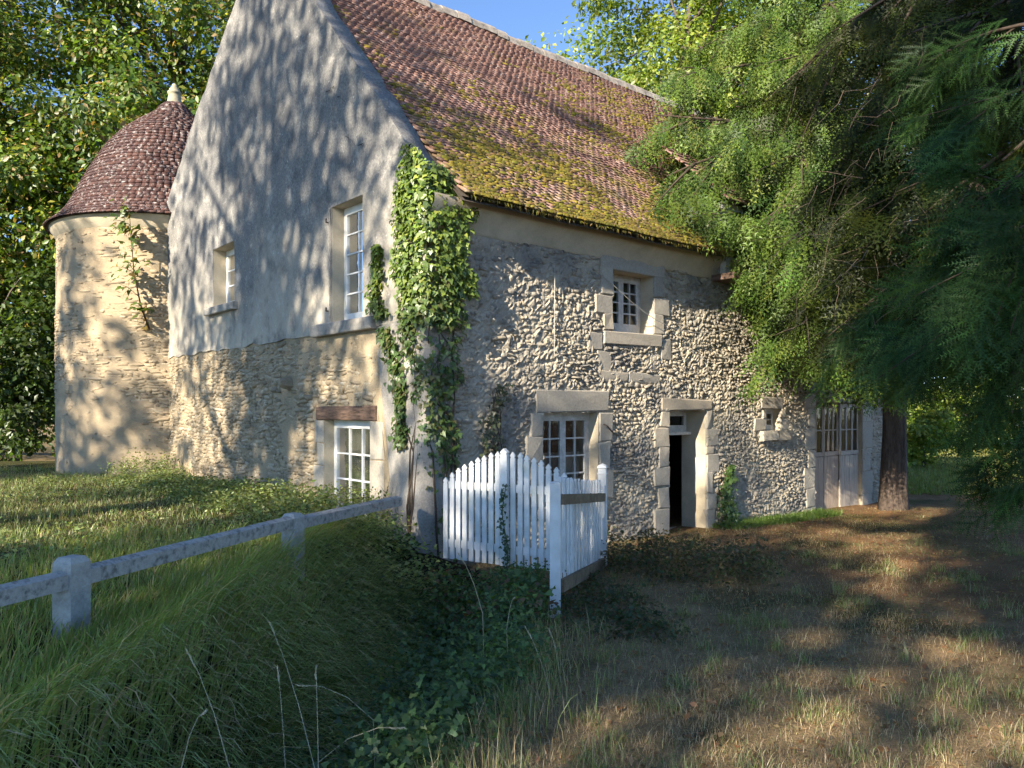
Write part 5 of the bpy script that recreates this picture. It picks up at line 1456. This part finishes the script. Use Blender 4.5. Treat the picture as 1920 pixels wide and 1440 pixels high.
# ------------------------------------------------------------------ ivy
def build_ivy():
    e = empty('ivy', (CORNER[0], CORNER[1], -2.05), ROT); tag(e, 'thick ivy climbing the house corner up to the eaves', 'ivy')
    zk = [-1.5, -1.0, -0.5, 0.0, 0.4, 0.8, 1.2, 1.8, 2.2, 2.6, 2.9, 3.25]
    wl_ = [0.05, 0.0, -0.06, -0.14, -0.22, -0.32, -0.42, -0.52, -0.55, -0.50, -0.52, -0.36]
    wr_ = [0.30, 0.33, 0.36, 0.38, 0.42, 0.46, 0.50, 0.52, 0.48, 0.58, 0.26, -0.15]
    rg = np.random.default_rng(55)
    n = 23000; z = rg.uniform(-1.6, 3.3, n); w = rg.uniform(-1.0, 0.95, n)
    l = np.interp(z, zk, wl_); r = np.interp(z, zk, wr_); mid = (l + r) / 2; hw = (r - l) / 2
    edge = np.abs(w - mid) / (hw * 1.12) + 0.60 * fbm(w * 3.0, z * 2.6, 71) 
    dens = np.interp(z, [-1.6, -0.6, 0.3, 1.0, 1.6, 3.3], [0.7, 0.8, 0.8, 0.85, 0.9, 0.9])
    hole = 0.5 + 0.8 * fbm(w * 3.2, z * 2.2, 73)
    keep = (edge < 1.0) & (rg.random(n) < dens * np.clip(hole + 0.45 * (z > 1.0), 0.05, 1))
    # the separate strand left
    n2 = 1500; z2 = rg.uniform(-0.5, 2.15, n2); wc = np.interp(z2, [-0.5, 0.0, 0.6, 1.0, 1.3, 2.1], [-0.32, -0.48, -0.66, -0.84, -1.06, -1.12])
    w2 = wc + 0.07 * np.sin(z2 * 3.7) + rg.normal(0, 0.075, n2) * np.interp(z2, [-.5, 1.5, 2.1], [0.8, 1.2, 0.5]) * (1 + 0.8 * fbm(z2 * 3, z2 * 0, 83))
    z2 = np.where(fbm(z2 * 4, z2 * 0 + 3, 85) < -0.35, z2 + 0.12, z2)
    w = np.concatenate([w[keep], w2]); z = np.concatenate([z[keep], z2]); n = len(w)
    lay = rg.random(n) ** 0.8
    bulge = np.interp(z, [-1.5, 0.5, 1.8, 3.2], [0.06, 0.08, 0.17, 0.12]); bulge = np.where(np.arange(n) >= n - n2, 0.09, bulge)
    out = 0.03 + lay * bulge + np.where(z < 0.2, 0.10 * sstep(0.2, -1.4, z), 0)
    # wrap round the corner: angle of outward normal blends across w in [-0.12,0.12]
    th = np.pi * (1 - np.clip((w + 0.15) / 0.30, 0, 1)) + 1.5 * np.pi * np.clip((w + 0.15) / 0.30, 0, 1)   # from -x to -y
    nx, ny = np.cos(th), np.sin(th)
    bx = np.where(w > 0, w, 0) ; by = np.where(w < 0, -w, 0)
    P = np.stack([bx + nx * out, by + ny * out, z + HZ], 1)
    # hanging ones over the roof foot at the top
    nr = np.stack([nx, ny, np.full(n, 0.45)], 1) + rg.normal(0, 0.38, (n, 3))
    al = np.stack([rg.normal(0, 0.55, n), rg.normal(0, 0.55, n), -np.ones(n)], 1)
    sz = 0.064 * rg.uniform(0.4, 1.4, n)
    top = sstep(0.6, 2.2, z)[:, None]  # sunlight on the upper leaves is put into their colour
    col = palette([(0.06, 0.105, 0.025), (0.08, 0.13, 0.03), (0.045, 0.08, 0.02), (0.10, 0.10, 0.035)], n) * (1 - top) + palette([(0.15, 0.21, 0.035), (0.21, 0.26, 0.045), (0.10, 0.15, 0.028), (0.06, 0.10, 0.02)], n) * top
    Rm = frames(nr, along=al)
    # biggest outermost leaves as parts
    order = np.argsort(-(out * 2 + sz * 3 - 0.2 * (z < 0))); part = order[:240]; rest = order[240:]
    ms = []
    for c in ((0.12, 0.175, 0.04), (0.16, 0.21, 0.045), (0.08, 0.125, 0.03)):
        ms.append(mesh_data('ivy_leaf', IVY_V, IVY_F, M['ivy'], col=np.tile(c, (len(IVY_V), 1))))
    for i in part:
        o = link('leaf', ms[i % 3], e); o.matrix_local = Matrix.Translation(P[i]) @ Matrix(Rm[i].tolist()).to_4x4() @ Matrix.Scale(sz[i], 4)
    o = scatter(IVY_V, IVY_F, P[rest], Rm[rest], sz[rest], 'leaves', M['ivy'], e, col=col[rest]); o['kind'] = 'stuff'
    for k in range(9):
        w0 = rg.uniform(-0.15, 0.3); pts = []
        for i in range(14):
            zz = -1.9 + 4.4 * i / 13; ww = w0 + (rg.uniform(-0.6, 0.45) if k > 5 else 0.1 * k - 0.3) * (i / 13) + rg.normal(0, 0.025)
            fl = 0.03 + 0.16 * np.interp(zz, [-2.6, -1.4, -0.4, 0.4], [1.6, 1.0, 0.35, 0.0])
            pts.append((max(ww, 0) - (fl if ww <= 0 else 0.0), max(-ww, 0) - (fl if ww > 0 else 0.0), zz + HZ))
        m = MB(); m.tube(pts, [0.016 * (1 - 0.75 * i / 13) for i in range(14)], 5); m.build('stem', M['twig'], e, smooth=True)
build_ivy()

def small_ivy(name, label, w0, z0, z1, width, n, seed, cols, out=0.08, cat='ivy'):
    rg = np.random.default_rng(seed); e = empty(name, (CORNER[0], CORNER[1], -2.05), ROT); tag(e, label, cat)
    z = z0 + (z1 - z0) * rg.random(n) ** 1.3; f = (z - z0) / (z1 - z0)
    w = w0 + rg.normal(0, 1, n) * width * (1 - 0.6 * f) + 0.1 * np.sin(z * 5)
    P = np.stack([w, -0.05 - rg.random(n) * out * (1.6 - f), z + HZ], 1)
    nr = np.stack([rg.normal(-0.2, 0.3, n), -np.ones(n), np.full(n, 0.5)], 1) + rg.normal(0, 0.3, (n, 3))
    al = np.stack([rg.normal(0, 0.5, n), rg.normal(0, 0.3, n), -np.ones(n)], 1)
    o = scatter(IVY_V, IVY_F, P, frames(nr, along=al), 0.06 * rg.uniform(0.5, 1.3, n), 'leaves', M['ivy'], e, col=palette(cols, n)); o['kind'] = 'stuff'
    for k in range(3):
        pts = [(w0 + 0.1 * math.sin(i * 0.9 + k * 2) + 0.05 * (k - 1), -0.05, z0 - 0.1 + (z1 - z0) * i / 8 + HZ) for i in range(9)]
        m = MB(); m.tube(pts, 0.006, 5); m.build('stem', M['twig'], e)
small_ivy('ivy', 'small ivy clump climbing the stones right of the doorway', 6.28, -2.1, -1.0, 0.13, 650, 61, [(0.05, 0.09, 0.02), (0.07, 0.12, 0.03)], 0.14)
small_ivy('ivy', 'withered dark ivy on the wall between big ivy and lower window', 1.05, -1.9, 0.35, 0.16, 420, 62, [(0.05, 0.055, 0.03), (0.04, 0.045, 0.025), (0.06, 0.075, 0.03)], 0.06)

def gate_ivy():
    e = empty('ivy', (float(GM[0]), float(GM[1]), -1.8)); tag(e, 'thin ivy strand winding up the middle stile of the gate', 'ivy')
    rg = np.random.default_rng(63); n = 170
    z = rg.uniform(0.0, 0.98, n); d = (GB - GA) / np.linalg.norm(GB - GA); nn = np.array([d[1], -d[0]])
    off = 0.035 * np.sin(z * 7) + rg.normal(0, 0.022, n)
    P = np.stack([d[0] * off + nn[0] * (0.08 + 0.03 * rg.random(n)), d[1] * off + nn[1] * (0.08 + 0.03 * rg.random(n)), z], 1)
    o = scatter(IVY_V, IVY_F, P, frames(np.tile([nn[0], nn[1], 0.4], (n, 1)) + rg.normal(0, 0.4, (n, 3)), along=np.tile([0, 0, -1.0], (n, 1)) + rg.normal(0, 0.5, (n, 3))), 0.034 * rg.uniform(0.5, 1.3, n), 'leaves', M['ivy'], e, col=palette([(0.04, 0.07, 0.025), (0.05, 0.085, 0.03)], n)); o['kind'] = 'stuff'
    m = MB(); m.tube([(d[0] * 0.035 * math.sin(zz * 7) + nn[0] * 0.075, d[1] * 0.035 * math.sin(zz * 7) + nn[1] * 0.075, zz) for zz in np.linspace(-0.15, 0.98, 14)], 0.005, 5); m.build('stem', M['twig'], e)
gate_ivy()

def sapling():
    b = np.array([*(CORNER + 10.0 * G_AX - 0.42 * S_AX), 1.7])
    e = empty('maple_sapling', b); tag(e, 'spindly maple sapling rooted in the joint between tower and gable', 'sapling')
    rg = np.random.default_rng(64)
    st = [(0, 0, 0), (-0.12, -0.15, 0.5), (-0.22, -0.25, 1.2), (-0.26, -0.3, 2.0), (-0.30, -0.32, 2.75)]
    m = MB(); m.tube(st, [0.022, 0.018, 0.014, 0.009, 0.004], 6); m.build('stem', M['twig'], e, smooth=True)
    P = []; D = []; mm = MB()
    for k in range(20):
        t = rg.uniform(0.05, 0.98) * 4; i = int(t); q = np.array(st[i]) * (1 - t + i) + np.array(st[i + 1]) * (t - i)
        dr = np.array([rg.normal(-0.25, 0.7), rg.normal(-0.35, 0.4), rg.uniform(0.0, 0.5)]); ln = rg.uniform(0.25, 0.9) * (1.15 - t / 4.4)
        tip = q + dr * ln; mm = MB(); mm.tube([tuple(q), tuple((q + tip) / 2 + (0, 0, .05)), tuple(tip)], [0.007, 0.005, 0.002], 4); mm.build('twig', M['twig'], e)
        for _ in range(8): 
            f = rg.random() ** 0.6; P.append(q + (tip - q) * f + rg.normal(0, 0.08, 3)); D.append(dr + (0, 0, -0.6))
    P = np.array(P); n = len(P)
    nr = np.tile([-0.3, -0.5, 0.8], (n, 1)) + rg.normal(0, 0.35, (n, 3))
    o = scatter(IVY_V, IVY_F, P, frames(nr, along=np.array(D) + rg.normal(0, 0.4, (n, 3))), 0.15 * rg.uniform(0.5, 1.2, n), 'leaves', M['leaf'], e, col=palette([(0.10, 0.15, 0.035), (0.13, 0.18, 0.04), (0.22, 0.15, 0.05), (0.07, 0.11, 0.03)], n)); o['kind'] = 'stuff'
sapling()

# ------------------------------------------------------------------ grass and weeds
def blades(P, D, L, W, droop, col, name, label, segs=3, parent=None):
    """tapered strips starting upwards and bending along D"""
    n = len(P); D = D / np.maximum(np.linalg.norm(D, axis=1, keepdims=True), 1e-6)
    sd = np.stack([-D[:, 1], D[:, 0], np.zeros(n)], 1)
    ang = RNG.uniform(-0.9, 0.9, n)[:, None]; sd = sd * np.cos(ang) + np.concatenate([D, np.zeros((n, 1))], 1)[:, :3] * np.sin(ang) if D.shape[1] == 2 else sd
    Vs = []; 
    for k in range(segs + 1):
        t = k / segs; th = droop[:, None] * t
        horiz = np.concatenate([D, np.zeros((n, 1))], 1)
        # arc: angle from vertical grows linearly
        a = droop * t
        r = np.where(droop > 1e-3, L / np.maximum(droop, 1e-3), L)
        h = np.where(droop > 1e-3, r * (1 - np.cos(a)), 0); v = np.where(droop > 1e-3, r * np.sin(a), L * t)
        C = P + horiz * h[:, None] + np.array([0, 0, 1.0]) * v[:, None]
        if k < segs:
            w = (W * (1 - 0.75 * t ** 1.5))[:, None] / 2
            Vs += [C - sd * w, C + sd * w]
        else: Vs.append(C)
    k = len(Vs); V = np.stack(Vs, 1).reshape(-1, 3)
    tf = []
    for s_ in range(segs - 1): tf += [(2 * s_, 2 * s_ + 1, 2 * s_ + 3), (2 * s_, 2 * s_ + 3, 2 * s_ + 2)]
    tf.append((2 * segs - 2, 2 * segs - 1, 2 * segs))
    tf = np.array(tf); F = (tf[None] + (np.arange(n) * k)[:, None, None]).reshape(-1, 3)
    o = obj(name, V, F, M['grass'], parent, col=np.repeat(col[:, None, :], k, 1).reshape(-1, 3))
    tag(o, label, 'grass', None, 'stuff'); return o

def inhouse(x, y, pad=0.0):
    q = np.stack([x, y], 1) - CORNER; t = q @ S_AX; g = q @ G_AX
    return ((t > -pad) & (g > -pad)) | (np.hypot(x - T_AX[0], y - T_AX[1]) < T_R + pad)

def scatter_xy(n, fx, fy, seed, near_bias=1.0):
    rg = np.random.default_rng(seed)
    y = fy[0] + (fy[1] - fy[0]) * rg.random(n) ** near_bias; x = fx[0] + (fx[1] - fx[0]) * rg.random(n)
    return x, y

GR = [(0.23, 0.285, 0.09), (0.185, 0.25, 0.08), (0.29, 0.32, 0.11), (0.25, 0.29, 0.13)]
STRAW = [(0.46, 0.37, 0.23), (0.38, 0.30, 0.185), (0.29, 0.225, 0.14)]
def build_grass():
    rg = np.random.default_rng(101)
    # 1. long grass hanging over the bank into the ditch
    n = 62000; y = 1.8 + 7.2 * rg.random(n) ** 1.15; x = -4.6 + 3.55 * rg.random(n)
    xl, xr = bank_edges(y); s = (x - xl) / (xr - xl)
    clump = fbm(x * 1.6, y * 1.6, 111)
    ok = (s < 0.40 + 0.12 * clump) & (np.abs(x / y) < 0.75) & (rg.random(n) < np.clip(0.75 + 0.5 * clump, 0, 1)) & ~((y > 8.5) & (x > -1.6)) & (rg.random(n) < np.where(s < -0.35, 0.45, 1.0))
    x, y, s = x[ok], y[ok], s[ok]; n = len(x)
    edge = sstep(-0.22, 0.06, s)
    L = rg.uniform(0.09, 0.22, n) * (1 - edge) + rg.uniform(0.36, 0.78, n) * edge
    D = np.stack([np.ones(n), -0.55 * np.ones(n) + 0.3 * fbm(x * 0.9, y * 0.9, 113)], 1) + rg.normal(0, 0.38, (n, 2)) * (1.6 - edge[:, None])
    dr = rg.uniform(0.5, 1.4, n) * (1 - edge) + rg.uniform(1.5, 2.5, n) * edge
    P = np.stack([x, y, ground_h(x, y) - 0.01], 1)
    c = palette(GR, n, 0.2); dry = rg.random(n) < 0.16; c[dry] = palette([(0.50, 0.40, 0.25), (0.40, 0.31, 0.20)], dry.sum())
    blades(P, D, L, rg.uniform(0.006, 0.013, n), dr, c * 1.25, 'bank_grass', 'long green grass combed over the ditch bank below the railing', 4)
    # 2. lawn behind the railing
    n = 80000; y = 5 + 14 * rg.random(n) ** 1.2; x = -14 + 13.5 * rg.random(n)
    ok = (np.abs(x / y) < 0.72) & (x < -2.6 + 0.30 * (y - 5.5)) & ~inhouse(x, y, 0.02); x, y = x[ok], y[ok]; n = len(x)
    xl, xr = bank_edges(y); ok = x < xl + 0.15; x, y = x[ok], y[ok]; n = len(x)
    cl = fbm(x * 0.9, y * 0.9, 115)
    L = rg.uniform(0.06, 0.20, n) * (1 + 0.8 * cl); P = np.stack([x, y, ground_h(x, y) - 0.01], 1)
    c = palette(GR + [(0.11, 0.13, 0.04)], n, 0.2); dry = rg.random(n) < 0.14 + 0.15 * (cl < -0.2); c[dry] = palette(STRAW, dry.sum())
    blades(P, rg.normal(0, 1, (n, 2)), L, rg.uniform(0.005, 0.010, n), rg.uniform(0.7, 2.2, n), c, 'lawn_grass', 'rough lawn grass between the railing and the gable', 2)
    # 3. dry short turf on the path side
    n = 290000; y = 2.6 + 13.5 * rg.random(n) ** 2.1; x = -1.0 + 12.0 * rg.random(n)
    xl, xr = bank_edges(y); ok = (x > xr - 0.12) & (x / y < 0.70) & (x / y > -0.3) & ~inhouse(x, y, -0.02); x, y = x[ok], y[ok]; n = len(x)
    cl = fbm(x * 1.1, y * 1.1, 117, 4); lit = sstep(1.2, 4.5, x + 0.25 * y - 2.0)
    ok = rg.random(n) < np.clip(0.85 + 0.8 * cl - 0.30 * lit, 0.08, 1); x, y, cl = x[ok], y[ok], cl[ok]; n = len(x)
    L = rg.uniform(0.03, 0.09, n) * (1 + 0.6 * (rg.random(n) < 0.12)); P = np.stack([x, y, ground_h(x, y) - 0.004], 1)
    g = rg.random(n) < np.clip(0.30 + 1.1 * fbm(x * 0.8, y * 0.8, 119, 3) + 0.05 * (y - 5), 0.06, 0.9)
    c = palette(STRAW + [(0.30, 0.21, 0.12)], n, 0.2); c[g] = palette([(0.15, 0.175, 0.07), (0.18, 0.20, 0.085), (0.12, 0.145, 0.06)], g.sum())
    blades(P, rg.normal(0, 1, (n, 2)), L, rg.uniform(0.0022, 0.0045, n), rg.uniform(0.9, 2.6, n), c, 'dry_turf', 'sparse dry turf and green tufts covering the path', 2)
    # tufts of fresher grass on the path
    k = 150; ty = 3.0 + 9 * rg.random(k) ** 1.5; txl, txr = bank_edges(ty); tx = txr + 0.1 + rg.random(k) * (0.66 * ty - txr); per = 46
    x = np.repeat(tx, per) + rg.normal(0, 0.05, k * per); y = np.repeat(ty, per) + rg.normal(0, 0.05, k * per); ok = ~inhouse(x, y, 0.05); x, y = x[ok], y[ok]; n = len(x)
    P = np.stack([x, y, ground_h(x, y) - 0.004], 1); c = palette([(0.19, 0.235, 0.08), (0.24, 0.26, 0.10), (0.15, 0.19, 0.07), (0.36, 0.30, 0.18)], n, 0.2)
    blades(P, rg.normal(0, 1, (n, 2)), rg.uniform(0.06, 0.17, n), rg.uniform(0.003, 0.006, n), rg.uniform(0.5, 1.9, n), c, 'grass_tufts', 'scattered fresher grass tufts on the dry path', 3)
    # 4. straw-coloured taller grass along the right edge of the ditch
    n = 9000; y = 2.9 + 5.2 * rg.random(n) ** 1.3; xl, xr = bank_edges(y); x = xr - 0.10 + rg.normal(0, 0.24, n)
    cl = fbm(x * 2.0, y * 2.0, 121); ok = (rg.random(n) < np.clip(0.5 + cl, 0, 1)) & ~((y > 6.6) & (x > 0.1)); x, y = x[ok], y[ok]; n = len(x)
    P = np.stack([x, y, ground_h(x, y) - 0.01], 1); c = palette(STRAW + GR[:2], n, 0.2)
    blades(P, rg.normal(0, 1, (n, 2)) + np.array([-0.4, -0.2]), rg.uniform(0.10, 0.34, n), rg.uniform(0.003, 0.006, n), rg.uniform(0.2, 1.5, n), c, 'ditch_edge_grass', 'straw coloured grass along the near edge of the ditch', 3)
    # 5. fresh green along the foot of the side wall
    n = 6000; t = rg.uniform(5.9, 9.6, n); g_ = -rg.random(n) ** 1.5 * 0.55; Q = CORNER + t[:, None] * S_AX + g_[:, None] * G_AX
    P = np.stack([Q[:, 0], Q[:, 1], ground_h(Q[:, 0], Q[:, 1]) - 0.01], 1)
    blades(P, rg.normal(0, 1, (n, 2)), rg.uniform(0.05, 0.17, n), rg.uniform(0.006, 0.012, n), rg.uniform(0.3, 1.4, n), palette([(0.10, 0.17, 0.03), (0.13, 0.20, 0.04)], n), 'wall_foot_grass', 'fresh green grass along the foot of the side wall', 2)
    # 6. sunny garden lawn
    n = 16000; y = 19 + 26 * rg.random(n) ** 1.3; x = y * (0.46 + 0.24 * rg.random(n))
    P = np.stack([x, y, ground_h(x, y) - 0.01], 1)
    blades(P, rg.normal(0, 1, (n, 2)), rg.uniform(0.08, 0.2, n), rg.uniform(0.012, 0.03, n), rg.uniform(0.3, 1.4, n), palette([(0.17, 0.20, 0.05), (0.22, 0.22, 0.07), (0.12, 0.16, 0.04)], n), 'garden_grass', 'sunlit meadow grass in the garden beyond the yew', 2)
build_grass()

def weeds(name, label, x, y, h, n_leaf, size, cols, seed, spread=0.14, mat='leaf', tm=(LEAF_V, LEAF_F)):
    """mass of low leafy plants: leaves carried at heights up to h over points x,y"""
    rg = np.random.default_rng(seed); k = len(x); ci = rg.integers(0, k, n_leaf)
    f = rg.random(n_leaf) ** 0.6; hh = h[ci] * f
    px_ = x[ci] + rg.normal(0, spread, n_leaf); py_ = y[ci] + rg.normal(0, spread, n_leaf)
    P = np.stack([px_, py_, ground_h(x[ci], y[ci]) + hh], 1)
    nr = np.tile([0, -0.25, 1.0], (n_leaf, 1)) + rg.normal(0, 0.6, (n_leaf, 3)); al = np.stack([rg.normal(0, 1, n_leaf), rg.normal(0, 1, n_leaf), rg.normal(-0.2, 0.3, n_leaf)], 1)
    c = palette(cols, n_leaf, 0.2) 
    o = scatter(tm[0], tm[1], P, frames(nr, along=al), size * rg.uniform(0.5, 1.4, n_leaf), name, M[mat], None, col=c)
    tag(o, label, 'weeds', None, 'stuff')

def build_weeds():
    rg = np.random.default_rng(131)
    # along the gable foot, higher under the low window and by the tower joint
    u = rg.uniform(0.25, 9.9, 420); d = -0.12 - rg.random(420) ** 1.6 * 1.5; Q = CORNER + u[:, None] * G_AX + d[:, None] * S_AX
    h = np.interp(u, [0, 0.8, 2.0, 3.0, 5, 8, 9.2, 10], [0.35, 0.55, 0.52, 0.50, 0.38, 0.30, 0.70, 0.75]) * (1.1 + d * 0.5) * (0.75 + 0.5 * rg.random(420))
    weeds('gable_weeds', 'leafy weeds growing along the foot of the gable', Q[:, 0], Q[:, 1], np.clip(h, 0.12, 1), 20000, 0.050, GR + [(0.12, 0.15, 0.035), (0.09, 0.12, 0.03), (0.16, 0.17, 0.05)], 133, 0.13)
    x = rg.uniform(-11, -1.6, 700); y = rg.uniform(6.5, 16, 700); q = np.stack([x, y], 1) - CORNER; ok = (q @ S_AX < -0.7) & (fbm(x * 0.8, y * 0.8, 161) > 0.0) & (np.hypot(x - T_AX[0], y - T_AX[1]) > T_R + .1); x, y = x[ok], y[ok]
    weeds('lawn_weeds', 'low broadleaf weeds in patches on the rough lawn', x, y, rg.uniform(0.05, 0.2, len(x)), 6500, 0.045, GR + [(0.12, 0.17, 0.05)], 163, 0.16)
    # ivy and ground cover on the slope under the rail end
    y = rg.uniform(7.3, 9.2, 160); x = -1.95 + rg.random(160) * 1.0 + 0.0 * y
    weeds('slope_weeds', 'dark ivy and weeds on the slope under the rail end', x, y, rg.uniform(0.12, 0.36, 160), 6500, 0.06, DARKG + GR, 135, 0.12)
    # the ditch: dense dark brambles
    y = 3.3 + rg.random(420) * 5.2; xl, xr = bank_edges(y); s = rg.uniform(0.34, 0.95, 420); x = xl + (xr - xl) * s
    weeds('ditch_brambles', 'dense dark brambles and weeds filling the ditch', x, y, rg.uniform(0.18, 0.58, 420) * (1.15 - 0.7 * np.abs(s - 0.6)), 30000, 0.034, [(0.075, 0.135, 0.045), (0.10, 0.165, 0.055), (0.13, 0.19, 0.06), (0.055, 0.10, 0.04)], 137, 0.12, tm=(IVY_V, IVY_F))
    # in front of the gate
    t = rg.random(150); x = -0.80 + 0.95 * t + rg.normal(0, 0.06, 150); y = 8.6 - 1.0 * t - rg.random(150) * 0.9
    weeds('gate_weeds', 'leafy brambles growing up against the white gate', x, y, rg.uniform(0.15, 0.55, 150), 7000, 0.07, [(0.06, 0.11, 0.035), (0.08, 0.135, 0.04), (0.11, 0.165, 0.045), (0.15, 0.09, 0.05)], 139, 0.10, tm=(IVY_V * 0.8, IVY_F))
    # between fence and wall, brownish seed heads
    x = rg.uniform(1.2, 2.9, 130); y = rg.uniform(8.2, 10.6, 130); q = np.stack([x, y], 1) - CORNER; ok = (q @ G_AX < -0.08); x, y = x[ok], y[ok]
    weeds('fence_weeds', 'brownish weeds between the picket fence and the doorway', x, y, rg.uniform(0.1, 0.55, len(x)), 4200, 0.05, [(0.07, 0.08, 0.03), (0.10, 0.075, 0.04), (0.05, 0.07, 0.025), (0.13, 0.10, 0.05)], 141, 0.10)
    x = rg.uniform(0.35, 1.3, 80); y = rg.uniform(6.2, 8.6, 80)
    weeds('post_weeds', 'low weeds and dry stems at the foot of the fence panel', x, y, rg.uniform(0.03, 0.16, 80), 2200, 0.05, [(0.06, 0.085, 0.03), (0.12, 0.085, 0.045), (0.05, 0.075, 0.03)], 143, 0.10)
    # fallen leaves on path
    n = 9000; y = 2.8 + 13 * rg.random(n) ** 1.3; x = -0.4 + 10.5 * rg.random(n); xl, xr = bank_edges(y); ok = (x > xr) & (x / y < 0.7) & ~inhouse(x, y, 0.05); x, y = x[ok], y[ok]; n = len(x)
    P = np.stack([x, y, ground_h(x, y) + 0.012], 1)
    o = scatter(LEAF_V, LEAF_F, P, frames(np.tile([0, 0, 1.0], (n, 1)) + rg.normal(0, 0.25, (n, 3))), rg.uniform(0.02, 0.07, n), 'fallen_leaves', M['leaf'], None, col=palette([(0.26, 0.13, 0.06), (0.34, 0.20, 0.10), (0.18, 0.10, 0.06), (0.40, 0.27, 0.15)], n))
    tag(o, 'dry brown leaves scattered over the path', 'leaves', None, 'stuff')
build_weeds()

def stalks():
    rg = np.random.default_rng(151)
    spec = [(590, 1440, 3.6, 505, 1165, 4.0), (535, 1440, 3.7, 520, 1250, 3.8), (430, 1440, 3.3, 350, 1220, 3.5), (597, 1440, 3.5, 592, 1250, 3.6), (596, 1430, 3.5, 760, 1365, 3.4), (340, 1440, 3.1, 385, 1335, 3.2), (905, 1150, 5.2, 860, 1040, 5.3), (950, 1180, 5.2, 965, 1120, 5.3), (1055, 1300, 5.0, 1030, 1180, 5.1), (700, 1350, 4.0, 560, 1285, 3.9), (1040, 1330, 4.6, 985, 1175, 4.8)]
    names = ['tall dry stalk leaning left, second highest tip over the dark ditch', 'upright pale stalk between two leaning stalks above the ditch', 'tall pale stalk leaning left over the long bank grass', 'straight upright stalk where several dry stems cross', 'low arching dry stalk bending right across the ditch', 'short stalk at the bottom edge, leftmost of the dry stalks', 'dry stalk leaning left in front of the white gate', 'short dry stalk beneath the middle of the gate', 'dry stem standing just below the white square post', 'thin dry stalk arching left over the ditch brambles', 'dry stalk rising from the straw grass near the post']
    for i, (px, py, Y, qx, qy, Y2) in enumerate(spec):
        b = at(px, py, Y); t = at(qx, qy, Y2)
        g = float(ground_h(b[0], b[1])); b2 = np.array([b[0], b[1], min(g + 0.25, b[2])]) if b[2] > g + 0.3 else b
        root = np.array([b[0] + 0.02, b[1], g - 0.02])
        e = empty('dry_grass_stalk', root); tag(e, names[i], 'grass stalk', 'dry grass stalks over the ditch')
        pts = [root * 0, (b - root) * 0.5, b - root] + [tuple(b - root + (t - b) * f + np.array([0, 0, 0.06 * math.sin(math.pi * f)])) for f in (0.35, 0.7, 1.0)]
        col = (0.55, 0.45, 0.28)
        m = MB(); m.tube([tuple(p) for p in pts], [0.0024, 0.0022, 0.002, 0.0018, 0.0014, 0.0008], 4); m.build('stem', M['straw'], e)
        k = 16; Vv = []; Ff = []
        a = np.array(pts[-1]); c = np.array(pts[-2])
        for j in range(k):
            q = a + (c - a) * (j / k) * 0.8; dr = (a - c) / np.linalg.norm(a - c) + rg.normal(0, 0.35, 3); bb = len(Vv)
            sdv = np.cross(dr, [0, 1, 0]) * 0.0028; Vv += [q - sdv, q + sdv, q + dr * 0.014]; Ff.append((bb, bb + 1, bb + 2))
        obj('seed_head', Vv, Ff, M['straw'], e)
M['straw'] = mat_plain('straw', (0.50, 0.42, 0.27), 0.25, 20, 0.8, 0.001)
stalks()

# pale garden wall beyond the lawn
def garden_wall():
    e = empty('garden_wall', (17.0, 47.0, -2.2)); tag(e, 'pale garden wall beyond the sunny lawn', 'wall')
    x = 0.0; 
    for k in range(9):
        w = 1.9; m = MB(); m.box(x, x + w - 0.01, 0, 0.4, -0.3, 2.6 + 0.05 * math.sin(k)); m.build('panel', M['reveal'], e); x += w
garden_wall()
